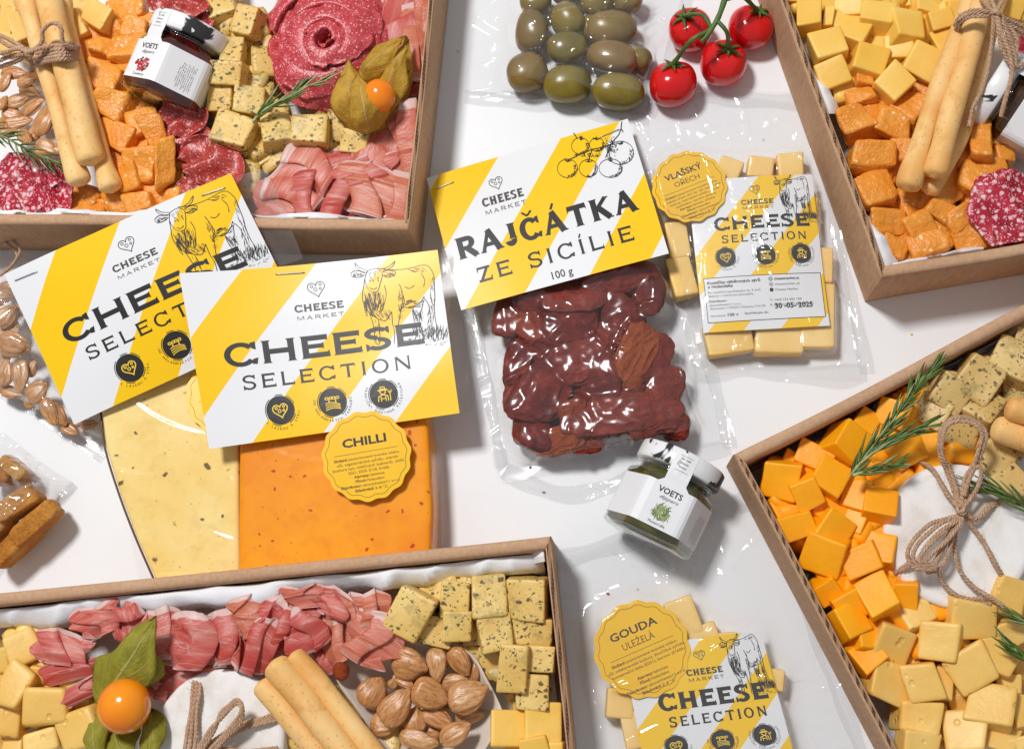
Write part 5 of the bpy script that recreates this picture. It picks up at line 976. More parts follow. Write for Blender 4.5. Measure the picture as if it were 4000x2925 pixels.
rosemary('tiny rosemary branch at the foot of the long sprig', P3(pts([(975, 1205), (1080, 1170), (1200, 1140), (1310, 1110)], 2800, 1200, 1.836), [46, 47, 47, 46]), 742, 20, (7, 11), .4)
rosemary('rosemary sprig lying on the edge of the white cheese wheel', P3(pts([(2350, 1520), (2180, 1400), (2050, 1330), (1890, 1300)], 2800, 1200, 1.836), [40, 41, 41, 40]), 743, 26, (12, 18), .3)
rosemary('rosemary tip on the pale chunks beyond the cheese wheel', P3(pts([(1880, 1080), (1790, 1020), (1690, 930)], 3000, 2000, 1.786), [40, 40, 39]), 744, 16, (9, 14), .3)
rosemary('single rosemary twig end next to the wheel rim', P3(pts([(1870, 800), (1800, 770), (1730, 735)], 3000, 2000, 1.786), [40, 40, 39]), 745, 9, (8, 12), .3)
# ------------------------------------------------------------------ lower-left tray contents
X3 = [('the green-husk physalis', 485, 2757), ('the almond cone', 1500, 2640), ('the mustard-side tray corner', 2150, 2110), ('the fanned breadsticks', 1230, 2720), ('the lining paper fold', 100, 2440)]
P3a = cv([(165, 900, 250, 250, 32, 0), (365, 870, 170, 220, 42, 1), (230, 1090, 200, 160, 0, -5), (85, 1180, 240, 330, -22, 4), (310, 1350, 310, 290, 5, 5), (60, 1440, 190, 240, 0, 0), (540, 1250, 220, 240, 10, -4), (560, 1490, 330, 290, 20, 4), (290, 1600, 270, 170, 18, 2), (90, 1590, 170, 160, 0, -5), (330, 1120, 280, 130, -10, -3), (420, 1180, 150, 120, 0, -7), (620, 1350, 150, 150, 20, -4), (0, 1000, 120, 200, 0, -4)], 0, 2050, 1.888)
for i, r_ in enumerate(P3a): chunk('pale_cheese_chunk', M['pale2'], r_, 'buttery yellow cheese chunk', 'cheese chunk', 'pale chunks beside the green husk physalis', X3, 31, 800+i, jit=.1, amp=.012, power=10)
P3b = cv([(1790, 1430, 250, 240, 0, 1), (2045, 1390, 250, 280, 0, 2), (1960, 1570, 200, 130, 12, 5), (2130, 1600, 130, 120, 0, 3), (1830, 1600, 150, 100, 0, -2)], 1000, 2050, 1.807)
for i, r_ in enumerate(P3b): chunk('pale_cheese_cube', M['pale'], r_, 'butter yellow cube', 'cheese cube', 'pale cubes below the herb cubes', X3, 31, 830+i, jit=.04, amp=.01)
H3 = cv([(1075, 635, 270, 330, -28, 8), (1405, 530, 220, 270, -3, 3), (1420, 720, 210, 210, -3, 5), (1645, 500, 245, 310, 6, 7), (1935, 530, 280, 290, -3, 5), (1280, 750, 220, 215, -8, 1), (1690, 765, 240, 250, 10, 6), (1960, 755, 280, 190, -3, 1), (1810, 1015, 205, 320, -5, 7), (2030, 945, 205, 190, -3, 2), (1950, 1180, 250, 240, 0, 3), (1650, 980, 140, 210, 0, -4), (1225, 500, 160, 150, 0, -6), (1530, 800, 150, 100, 0, -4), (700, 1330, 90, 130, 0, -5), (250, 1490, 170, 200, 10, -8), (1880, 1300, 130, 100, 0, -5), (1330, 870, 200, 100, 0, -4), (860, 1540, 90, 90, 0, -6)], 1000, 2050, 1.807)
for i, r_ in enumerate(H3): chunk('herb_cheese_cube', M['herb'], r_, 'herb-speckled square cube', 'cheese cube', 'herb cubes beside the almond cone', X3, 31, 850+i, jit=.05, amp=.014, amp2=.006, tilt=.12)
under('lower_cheese_layer', M['herb'], H3, 18, 11, 16, 1, T3); under('lower_cheese_layer', M['pale2'], P3a, 17, 12, 16, 1, T3)
# paper cone
c0 = W(1640, 2780, 24); nu, nv = 60, 24; th = np.linspace(0, 2*math.pi, nu); rr = np.linspace(0, 1, nv); TH, RR = np.meshgrid(th, rr)
outline = pts([(1735, 1320), (1640, 1540), (1500, 1680), (1200, 1700), (980, 1620), (850, 1500), (700, 1290), (560, 1060), (640, 850), (850, 820), (1100, 800), (1350, 820), (1530, 930), (1620, 1080), (1700, 1240), (1735, 1320)], 1000, 2050, 1.807)
O = np.array([W(x, y, 31) for x, y in outline]); cen = W(*pts([(1180, 1250)], 1000, 2050, 1.807)[0], 20)
Osm = smooth_path(list(O), nu); V = cen+(Osm[None, :, :]-cen)*rr[:, None, None]; V[:, :, 2] = 12+17*rr[:, None]**2.2+1.0*np.sin(th*5)[None, :]*rr[:, None]; V = V.reshape(-1, 3)
o = mk('paper_cone', V, grid_faces(nu, nv), M['cone'], None, cen); md = o.modifiers.new('thickness', 'SOLIDIFY'); md.thickness = .6*S; tag(o, 'off-white paper cone holding roasted almonds in the ham roll tray', 'paper cone')
al3 = cv([(1085, 985, 270, 230, -15, 4), (1275, 985, 240, 140, -85, 2), (1440, 965, 220, 145, -58, 3), (1400, 1110, 200, 120, 15, 0), (830, 1175, 230, 205, 60, 2), (1235, 1195, 270, 205, -20, 8), (1500, 1205, 300, 210, 22, 6), (990, 1280, 290, 200, 52, 8), (915, 1400, 210, 170, 5, 0), (1125, 1370, 180, 150, 85, 2), (1285, 1360, 240, 140, -32, 3), (1510, 1350, 200, 100, 10, -2), (1410, 1470, 240, 150, 30, 6), (1150, 1515, 280, 120, -12, 4), (1250, 1470, 120, 100, 0, -2), (1540, 1040, 130, 70, 85, -1), (1050, 1110, 160, 70, -25, 0), (1180, 1080, 180, 100, 10, -4), (1380, 1250, 160, 100, 0, -4), (1080, 1470, 140, 100, 0, -4), (980, 1100, 120, 80, 60, -3)], 1000, 2050, 1.807)
for i, r_ in enumerate(al3): almond(r_, 'glossy almond in the cone', 'almonds in the paper cone', [('the herb cubes', 1850, 2400), ('the fanned breadsticks', 1250, 2750), ('the ham rolls', 1400, 2380), ('the lower cone edge', 1700, 2900)], 31, 880+i, flat=.48)
ST3 = 'breadsticks leaning towards the camembert'
stick('breadstick', P3(pts([(250, 900), (420, 1080), (640, 1360), (900, 1700)], 1000, 2050, 1.807), [44, 44, 44, 44]), 4.6, 901, M['bread'], 'breadstick of the fan closest to the almond cone', 'breadstick', ST3, .0, (1, 0))
stick('breadstick', P3(pts([(25, 1100), (200, 1310), (400, 1560), (600, 1800)], 1000, 2050, 1.807), [42, 42, 42, 42]), 5.0, 902, M['bread'], 'breadstick of the fan closest to the wheel', 'breadstick', ST3, .05, (1, 0))
stick('breadstick', P3(pts([(115, 960), (320, 1210), (530, 1480), (760, 1800)], 1000, 2050, 1.807), [46, 46, 46, 46]), 6.0, 903, M['bread'], 'middle breadstick lying on top of the fan', 'breadstick', ST3, .04, (1, 0))
k3 = lambda rows, zz: P3(pts(rows, 0, 2050, 1.888), zz)
tw = [*[k3([(1450+d, 1110), (1440+d, 1250), (1420+d, 1400), (1400+d*1.5, 1560), (1380+d*2, 1750)], [30, 35.5, 36, 37, 38]) for d in (-18, 6, 28)], *[k3([(1450+d, 1700), (1560+d, 1520), (1620, 1420-d), (1690, 1340-d), (1745, 1300-d), (1785, 1340), (1760-d, 1440), (1680-d, 1540), (1580-d, 1640), (1480, 1740)], [40, 41, 43, 45, 46, 46, 44, 42, 40, 39]) for d in (0, 18, -18)],
      *[k3([(1480, 1680+d), (1620, 1570+d), (1780, 1480+d), (1950, 1430+d), (2120, 1390+d)], [39, 37, 36.5, 36, 33]) for d in (-14, 8, 30)], *[k3([(1480, 1700+d), (1600, 1660+d), (1800, 1680+d), (2050, 1650+d)], [39, 37, 36, 35]) for d in (-10, 20)]]
twine('twine bow lying on the partly visible white cheese wheel', tw, 910, 'twine bows', .8, 22)
hm3 = [((440, 910), 'ham roll end nearest the pale chunks', 400, 210, -8, 2, 2.2, 4), ((700, 700), 'fatty ham curl at the start of the roll', 330, 220, 20, 3, 2.2, 4), ((950, 730), 'ham curl above the husk stem', 300, 200, -70, 2, 2, 4), ((1190, 800), 'ham fold to the left of the roll middle', 240, 300, 10, 4, 1.6, 4), ((1370, 850), 'wide flat ham fold in the roll middle', 330, 330, -8, 6, 1.2, 3.5), ((1640, 830), 'pale pink ham fold with a fat seam', 250, 340, 5, 4, 1.8, 4), ((1790, 680), 'orange-pink ham flap over the paper', 220, 240, 0, 5, 1.0, 2.5), ((1880, 880), 'long ham fold hanging towards the breadsticks', 260, 360, -25, 5, 2, 4.5),
       ((540, 1060), 'thin orange ham sheet over the pale chunks', 420, 150, 12, -1, 1.0, 1.8), ((520, 1260), 'pointed ham strip beside the orange berry', 400, 110, 24, 2, .8, 1.5), ((1260, 1110), 'brownish ham corner under the husk', 260, 260, -30, -2, 1.4, 3), ((1200, 1240), 'small ham curl touching the white cheese', 220, 110, -10, -3, 2.5, 3), ((1560, 1070), 'ham edge above the white cheese', 420, 110, 6, -3, 3, 2.5)]
for i, ((x, y), lb, w_, h_, rt, dz, fo, A_) in enumerate(hm3):
    sheetmeat('ham_slice', M['ham'], (x/1.888, 2050+y/1.888, w_/1.888, h_/1.888, rt, dz), lb, 'ham slice', 'ham slices folded along the lining paper', 33, 920+i, fo, A_, over=.5)
hm3 = [((90, 700), 'ham fold tucked behind the breadstick tips', 230, 330, -20, 3, 2.2, 4), ((330, 500), 'bright red ham flap touching the paper', 280, 140, 5, 4, 1.2, 2), ((330, 760), 'translucent red ham sheet above the breadsticks', 280, 260, 30, 4, 1.3, 3), ((560, 560), 'ham ribbon crossing towards the herb cubes', 300, 160, -22, 3, 1.6, 3), ((770, 590), 'ham slice reaching the first herb cube', 280, 200, 12, 1, 2, 4), ((820, 820), 'mauve ham slice hanging into the almond cone', 320, 320, -30, 4, 1.3, 3), ((560, 830), 'narrow ham flap with a white fat edge', 170, 260, 20, 1, 1.5, 3), ((470, 640), 'ham slice with a small tear', 220, 160, -10, 0, 2, 3), ((520, 920), 'dark ham shred beside the breadstick', 160, 200, 30, -3, 1.6, 3), ((240, 820), 'dark red ham layer under the breadstick tips', 300, 150, 20, -3, 1.6, 2.5)]
for i, ((x, y), lb, w_, h_, rt, dz, fo, A_) in enumerate(hm3):
    sheetmeat('ham_slice', M['ham'], (1000+x/1.807, 2050+y/1.807, w_/1.807, h_/1.807, rt, dz), lb, 'ham slice', 'ham slices folded along the lining paper', 33, 950+i, fo, A_, over=.5)
c = W(1000+600/1.807, 2050+1030/1.807, 34); V, F = blob(7.5, 8.5, 7, 3, 2, .02, .01, 2, 10); o = mk('dried_berry', V, F, M['dried_r']); o.location = Vector(c)*S; tag(o, 'small dark red berry between ham shreds and breadsticks', 'berry')
# ------------------------------------------------------------------ vine tomatoes
tc = [W(2696, 112, 22), W(2630, 320, 22), W(2823, 242, 20), W(2934, 104, 20)]; tr_ = [11.0, 11.6, 11.6, 11.2]
org = np.mean(tc, 0); tv = thing('tomato_cluster', 'four red tomatoes on one green vine beside the olives', 'tomatoes', org)
stem_pt = [W(2662, 45, 33), W(2630, 222, 32), W(2850, 175, 31), W(2975, 20, 30)]
for i, (c, rr_) in enumerate(zip(tc, tr_)):
    V, F = blob(2*rr_, 2*rr_, 1.85*rr_, 20+i, 2.2, .015, .012, 1.6, 16); d = (stem_pt[i]-c); d /= np.linalg.norm(d)
    k = V@d/rr_; V = V-np.outer(np.clip(k-.72, 0, 1)**1.2*9, d); c2 = c.copy(); c2[2] = .93*rr_+.3 if i else .93*rr_+.5
    c2 = W(*[(2696, 118), (2630, 328), (2823, 248), (2934, 108)][i], .93*rr_+.3); tm = mk('tomato', V+c2, F, M['tomato'], tv, org)
    base = c2+d*rr_*.82; parts = []; r = random.Random(i)
    for s_ in range(6):
        a = s_*1.05+i; t1 = np.cross(d, [math.cos(a), math.sin(a), .2]); t1 /= np.linalg.norm(t1); l = r.uniform(5.5, 8.5)
        Q = smooth_path([base, base+t1*l*.5+d*.9, base+t1*l+d*r.uniform(-1.5, 2.2)], 8); parts.append(tube(Q, np.array([.8, 1.1, 1.1, 1.0, .8, .6, .4, .15]), 6))
    V, F = join(parts); mk('calyx', V, F, M['green'], tv, org)
    stem_pt[i] = base
vp = [[W(2850, -60, 38), W(2810, 60, 38), W(2775, 120, 37), W(2740, 165, 36)], [W(2775, 120, 37), W(2700, 160, 37), stem_pt[1]+[0, 0, 2], stem_pt[1]], [W(2780, 110, 37), W(2740, 60, 36), stem_pt[0]+[0, 0, 2], stem_pt[0]], [W(2800, 80, 38), W(2840, 130, 36), stem_pt[2]], [W(2830, 0, 38), W(2900, -10, 36), stem_pt[3]]]
for k, p_ in enumerate(vp): P = smooth_path(p_, 30); V, F = tube(P, (1.35 if k == 0 else 1.05)*(1+.12*sn(P, k, .6)), 9); mk('vine_stem', V, F, M['green'], tv, org)
# ------------------------------------------------------------------ olives in their vacuum bag
XO = [('the bag corner by the striped card', 2500, 430), ('the upper photo edge', 2150, 0), ('the outer bag corner', 1900, 330)]
ol = []
for i, r_ in enumerate(cv([(560, 195, 340, 280, 80, 1), (860, 100, 300, 260, -60, 3), (1230, 160, 400, 280, 5, 2), (865, 330, 320, 260, 5, 4), (1215, 405, 400, 260, -8, 3), (520, 520, 340, 290, 15, 2), (855, 620, 400, 300, -5, 3), (1265, 685, 390, 280, -4, 2), (600, -30, 260, 220, 10, 0), (1120, -60, 300, 240, 20, 0), (1350, -40, 240, 200, 0, -1), (860, -120, 280, 220, 0, -1), (1050, 190, 200, 200, 0, -3), (1420, 430, 200, 240, 80, -2)], 1800, 0, 2.065)):
    z = 17+r_[5]; l_, w_ = mm(r_[2]*1.08, z), mm(r_[3]*1.08, z); V, F = blob(l_, w_, w_*.95, 1000+i, 2.3, .09, .022, 1.5, 14); o = mk('olive', V, F, M['olive']); p = W(r_[0], r_[1], z); p[2] -= w_*.475
    o.location = Vector(p)*S; o.rotation_euler = (0, .05, math.radians(r_[4])); o['category'] = 'olive'; o['group'] = 'olives in the vacuum bag'; auto(o, 'brown-green olive', r_[0], r_[1], XO); ol.append(o)
tb_ = thing('olive_bag', 'clear vacuum bag of green olives next to the vine tomatoes', 'plastic bag', W(2200, 200, 0)); film(tb_, [(1880, -130), (2700, -130), (2530, 455), (1812, 372)], ol, 31, nu=150, nv=130, wrinkle=.8, lift=.6, dil=2, creases=60, crease_h=1.3)
seam(tb_, [(1815, 375), (2000, 395), (2180, 400), (2350, 445), (2535, 465)], 7, 4, 5); seam(tb_, [(2535, 455), (2590, 300), (2640, 120), (2700, -60)], 5, 3, 6)
# ------------------------------------------------------------------ printed header cards and labels
def header(parent, corners, zs, kind, seed, bulge=0.0, curl=0.0):
    org = np.array(parent.location)/S; w_, h_ = 122.0, 81.5
    if kind == 'tomato': w_, h_ = 104.0, 67.0
    sf = Sheet(corners, zs, w_, h_, bulge, .25, seed, curl); card = sf.mesh('header_card', M['stripe_b' if kind == 'tomato' else 'stripe_a'], parent, org)
    ink, soft, yel, cw = Print(), Print(), Print(), Print()
    if kind != 'tomato':
        ink.roman(.116*w_, .560*h_, 'CHEESE', .132*h_, .782*w_, True); ink.roman(.172*w_, .698*h_, 'SELECTION', .080*h_, .665*w_, False)
        heart_logo(soft, .508*w_, .152*h_, 4.4, .42); soft.roman(.412*w_, .283*h_, 'CHEESE', .043*h_, .192*w_, True); soft.roman(.417*w_, .330*h_, 'MARKET', .022*h_, .185*w_, False)
        badge(ink, yel, .302*w_, .838*h_, .056*w_, 'heart', 'S LÁSKOU K SÝRU', 78); badge(ink, yel, .51*w_, .832*h_, .056*w_, 'field', 'OD HOLANDSKÝCH FARMÁŘŮ', 92); badge(ink, yel, .714*w_, .826*h_, .056*w_, 'farmer', 'TRADIČNÍ RODINNÁ RECEPTURA', 90)
        def uv(x, y):
            X, Y = 900+x/2.065-728, 600+y/2.065-1092; det = 977*650+129*90.; return (X*650-Y*90)/det*w_, (977*Y+129*X)/det*h_
        cow(cw, lambda x, y: uv(x, y)[0], lambda x, y: uv(x, y)[1], .26)
        st = {'low': (.03, .065, .13, .075), 'top': (.36, .045, .47, .05)}[('low' if seed == 61 else 'top')]
        staple(card, org, sf, st[0]*w_, st[1]*h_, st[2]*w_, st[3]*h_)
        if seed == 61: staple(card, org, sf, .86*w_, .06*h_, .955*w_, .07*h_)
    else:
        ink.roman(.052*w_, .655*h_, 'RAJČÁTKA', .155*h_, .875*w_, True); ink.roman(.115*w_, .85*h_, 'ZE SICÍLIE', .105*h_, .75*w_, False); ink.text(.50*w_, .965*h_, '100 g', .055*h_, 'c', .01)
        heart_logo(soft, .315*w_, .185*h_, 3.6, .36); soft.roman(.225*w_, .335*h_, 'CHEESE', .062*h_, .2*w_, True); soft.roman(.228*w_, .395*h_, 'MARKET', .03*h_, .2*w_, False)
        staple(card, org, sf, .03*w_, .10*h_, .12*w_, .09*h_); staple(card, org, sf, .85*w_, .075*h_, .945*w_, .06*h_)
        def uv(x, y):
            X, Y = 1800+x/2.065-1666, y/2.065-696; ux, uy, vx, vy = 799., -227., 148., 520.; det = ux*vy-uy*vx; return (X*vy-Y*vx)/det*w_, (ux*Y-uy*X)/det*h_
        r = random.Random(9)
        for cx, cy, rx, ry in [(880, 1375, 82, 76), (1050, 1375, 75, 72), (1230, 1375, 95, 76), (985, 1190, 72, 68), (1120, 1180, 60, 55), (1310, 1250, 108, 95)]:
            a = np.linspace(0, 2*math.pi, 40); P = np.array([uv(cx+rx*math.cos(t_), cy+ry*math.sin(t_)) for t_ in a]); cw.line(P, .22+.12*np.abs(np.sin(a)))
            for k in range(60):
                t_ = r.uniform(-.5, 1.7); d_ = r.uniform(.72, .97); p0 = (cx+rx*d_*math.cos(t_), cy+ry*d_*math.sin(t_)); cw.line([uv(*p0), uv(p0[0]+r.uniform(-9, 9), p0[1]+r.uniform(4, 16))], .22)
            for k in range(6):
                t_ = -1.6+r.uniform(-1.4, 1.4); l = r.uniform(22, 42); b_ = (cx, cy-ry*.72); cw.line([uv(*b_), uv(b_[0]+l*.5*math.cos(t_)+3, b_[1]+l*.5*math.sin(t_)), uv(b_[0]+l*math.cos(t_), b_[1]+l*math.sin(t_))], [.5, .4, .1])
        for L in ([(1325, 990), (1318, 1050), (1300, 1100), (1255, 1150), (1235, 1180), (1190, 1290)], [(1235, 1180), (1160, 1205), (1080, 1220), (1010, 1250), (960, 1270)], [(1080, 1225), (1060, 1280), (1055, 1310)], [(960, 1275), (900, 1300), (885, 1320)], [(1215, 1230), (1225, 1290)], [(930, 1080), (960, 1130)], [(1318, 1050), (1335, 1080)]): cw.line([uv(*p) for p in L], .5)
        for k in range(110): x, y = r.gauss(1235, 28), r.gauss(1200, 38); cw.line([uv(x, y), uv(x+r.uniform(-14, 14), y+r.uniform(-14, 14))], .3)
        for k in range(60): x, y = r.uniform(940, 1150), r.uniform(1250, 1275); cw.line([uv(x, y), uv(x+r.uniform(-10, 10), y+r.uniform(0, 12))], .35)
    ink.build('printed_title', sf, M['ink'], card, org, .1); soft.build('printed_logo', sf, M['ink_soft'], card, org, .1); yel.build('printed_icon', sf, M['icon'], card, org, .2); cw.build('engraved_drawing', sf, M['ink'], card, org, .15)
    return card, sf
def pouch_label(parent, corners, zs, seed, bulge, panel=True):
    org = np.array(parent.location)/S; w_, h_ = 59.0, 72.0; sf = Sheet(corners, zs, w_, h_, bulge, .5, seed); lab = sf.mesh('striped_label', M['stripe_c'], parent, org, n=34); h_ = h_ if panel else h_*1.21
    ink, soft, yel, cw = Print(), Print(), Print(), Print()
    ink.roman(.175*w_, .345*h_, 'CHEESE', .085*h_, .755*w_, True); ink.roman(.225*w_, .43*h_, 'SELECTION', .05*h_, .67*w_, False)
    heart_logo(soft, .53*w_, .085*h_, 2.5, .27); soft.roman(.41*w_, .185*h_, 'CHEESE', .032*h_, .255*w_, True); soft.roman(.415*w_, .215*h_, 'MARKET', .017*h_, .25*w_, False)
    for cx, kd, tx, md in ((.24, 'heart', 'S LÁSKOU K SÝRU', 70), (.555, 'field', 'OD HOLANDSKÝCH FARMÁŘŮ', 90), (.84, 'farmer', 'TRADIČNÍ RODINNÁ RECEPTURA', 88)): badge(ink, yel, cx*w_, .525*h_, .078*w_, kd, tx, md)
    cow(cw, lambda x, y: ((x-970)/(1750-970)*.315+.685)*w_, lambda x, y: ((y-865)/(1560-865)*.325+.005)*h_, .19, 5)
    if panel:
        b = Print(); b.add([(.045*w_, .645*h_), (.975*w_, .645*h_), (.975*w_, .935*h_), (.045*w_, .935*h_)], [(0, 1, 2, 3)])
        g_ = np.linspace(0, 1, 14); B = Print(); X, Y = np.meshgrid(.045*w_+g_*.93*w_, .655*h_+g_*.285*h_); B.add(np.stack([X.ravel(), Y.ravel()], 1), [(a_, d_, c_, b_) for a_, b_, c_, d_ in grid_faces(14, 14)]); B.build('text_panel', sf, M['label'], lab, org, .08)
        xs = np.linspace(.045*w_, .975*w_, 20); ys = np.linspace(.655*h_, .94*h_, 12); bd = [(x, .655*h_) for x in xs]+[(.975*w_, y) for y in ys]+[(x, .94*h_) for x in xs[::-1]]+[(.045*w_, y) for y in ys[::-1]]
        soft2 = Print(); soft2.line(bd, .3)
        for (x, y, s_, cp, bo, wd) in [(.07, .695, 'Kostičky výběrových sýrů', .018, .03, .42), (.07, .72, 'z Holandska', .018, .03, .2), (.07, .755, 'Po otevření spotřebujte do 3 dnů.', .013, 0, .42), (.07, .778, 'Baleno v ochranné atmosféře.', .013, 0, .36), (.07, .812, 'Distributor:', .014, .02, .14), (.07, .836, 'aboutcheese11 s.r.o.', .013, 0, .25), (.07, .858, 'Zámostní 1155/27, Ostrava 710 00', .013, 0, .44), (.07, .905, 'Hmotnost:', .013, 0, .12), (.205, .905, '120 g', .018, .03, .085), (.34, .9, 'Spotřebujte do:', .014, .01, .19),
                (.60, .69, 'cheesemarket.cz', .015, .03, .2), (.60, .725, 'cheesemarket_cz', .014, 0, .2), (.60, .76, 'Cheese Market', .014, 0, .18), (.55, .825, 'T: +420 733 692 100', .014, 0, .25), (.55, .855, 'E: aboutcheese11@gmail.com', .013, 0, .34)]:
            soft2.text(x*w_, y*h_, s_, cp*h_, 'l', bo, width=wd*w_)
        for k in range(3): soft2.arc(.572*w_, (.683+.035*k)*h_, .85, 0, 360, .16, 16)
        soft2.line([(.555*w_, .683*h_), (.589*w_, .683*h_)], .14); soft2.arc(.572*w_, .683*h_, .85, 0, 360, .12, 14, .6); soft2.disc(.572*w_, .718*h_, .35, 10); soft2.disc(.572*w_, .753*h_, .8, 14)
        ink.text(.585*w_, .872*h_, '30 -05- 2025', .034*h_, 'l', .03, width=.3*w_); soft2.build('panel_text', sf, M['ink'], lab, org, .14)
    ink.build('printed_title', sf, M['ink'], lab, org, .16); soft.build('printed_logo', sf, M['ink_soft'], lab, org, .1); yel.build('printed_icon', sf, M['icon'], lab, org, .24); cw.build('engraved_drawing', sf, M['ink'], lab, org, .15)
    return lab
# ------------------------------------------------------------------ cheese wedges under the header cards
def wedge(name, mat, poly, z, ht, label, seed, cat='cheese wedge'):
    P = np.array([W(x, y, z) for x, y in poly]); c = P.mean(0); n = len(P); L = [];
    for i in range(n):
        a, b = P[i], P[(i+1) % n]; m = max(2, int(np.linalg.norm(b-a)/2.0))
        for k in range(m): L.append(a+(b-a)*k/m)
    L = np.array(L); 
    for _ in range(3): L = (np.roll(L, 1, 0)+L*2+np.roll(L, -1, 0))/4
    m = len(L); rows = [(f, 0) for f in np.linspace(.04, .93, 16)]+[(.965, -.15), (.985, -.6), (.996, -1.5), (1, -3), (1, -ht+1.5), (.995, -ht)]
    V = [np.array([[c[0], c[1], z]])]
    for f, dz in rows:
        Q = c+(L-c)*f; Q[:, 2] = z+dz; V.append(Q)
    V = np.vstack(V); V[:, 2] += .25*sn(V[:, :2], seed, .05)*(V[:, 2] > z-1)
    F = [(0, 1+j, 1+(j+1) % m) for j in range(m)]+[(1+i*m+j, 1+(i+1)*m+j, 1+(i+1)*m+(j+1) % m, 1+i*m+(j+1) % m) for i in range(len(rows)-1) for j in range(m)]
    o = mk(name, V, F, mat, None, c); return tag(o, label, cat, 'cheese wedges in clear bags')
D = 1.7707
w1 = wedge('cheese_wedge', M['wedge'], [(x*D, y*D) for x, y in [(224, 800), (223, 905), (232, 985), (262, 1085), (300, 1185), (352, 1300), (530, 1300), (526, 830), (500, 790), (330, 790)]], 19.5, 19, 'pale yellow cheese wedge flecked with dark herbs', 1)
rd_ = [W(x*D, y*D, 17.5) for x, y in [(222, 905), (231, 985), (261, 1085), (299, 1185), (345, 1290)]]; V, F = tube(smooth_path(rd_, 40), .55, 8); mk('rind', V, F, M['ink_brown'], w1, np.array(w1.location)/S)
w2 = wedge('cheese_wedge', M['chilli'], [(x*D, y*D) for x, y in [(534, 860), (527, 1000), (526, 1150), (525, 1300), (700, 1300), (949, 1280), (954, 1120), (946, 960), (936, 880), (850, 850), (650, 850)]], 25.5, 25, 'deep orange cheese wedge flecked with red chilli', 2)
pk1 = thing('cheese_package', 'cheese package whose striped card overlaps the salami rose tray', 'cheese package', W(600, 1200, 0), 'striped card cheese packages')
film(pk1, [(330, 1120), (1150, 1080), (1120, 2290), (545, 2290)], [w1], 41, nu=120, nv=160, wrinkle=.12, seal=.03, mat='film_flat', creases=22, crease_h=.5)
header(pk1, [(17, 1072), (901, 677), (1187, 1251), (290, 1658)], [34, 49, 29, 22], 'cheese', 61, 4)
sticker(pk1, 505*D, 868*D, 22.3, 172, math.radians(24), [('Složení:', 'mléko')], 'BYLINKY')
pk2 = thing('cheese_package', 'cheese package with the round chilli sticker on its card', 'cheese package', W(1300, 1500, 0), 'striped card cheese packages')
film(pk2, [(860, 1050), (1770, 1010), (1760, 2290), (860, 2290)], [w2], 42, nu=150, nv=170, wrinkle=.12, seal=.03, mat='film_flat', creases=22, crease_h=.5)
header(pk2, [(728, 1092), (1709, 976), (1795, 1613), (822, 1755)], [36, 33, 31, 31], 'cheese', 62, 0, 10)
CH = [('Složení:', ' pasterizované kravské mléko,'), ('', 'sůl, vegetariánské syřidlo, startér'), ('', '(kultura kys. mléčných bakterií), chilli,'), ('', 'E251, E509, E120, E160b'), ('Alergeny:', ' laktóza'), ('Původ:', ' Holandsko'), ('Distributor:', ' aboutcheese11 s.r.o.'), ('Skladování:', ' 2–8 °C')]
sticker(pk2, 1431, 1781, 31.4, 174, math.radians(9), CH, 'CHILLI', tilt=(.07, 0))
def tail(parent, corners, zs, seed, wav=.9):
    sh = Sheet(corners, zs, 60, 60, 0, wav*.5, seed); sh.mesh('film_tail', M['film_e'], parent, np.array(parent.location)/S, 40, .05)
tail(pk1, [(880, 705), (1040, 655), (1185, 1010), (1060, 1050)], [43, 45, 34, 33], 1); tail(pk1, [(-30, 1120), (60, 1080), (330, 1640), (190, 1500)], [15, 23, 22, 14], 2)
tail(pk2, [(1690, 985), (1768, 1000), (1850, 1600), (1770, 1620)], [29, 20, 14, 24], 3)
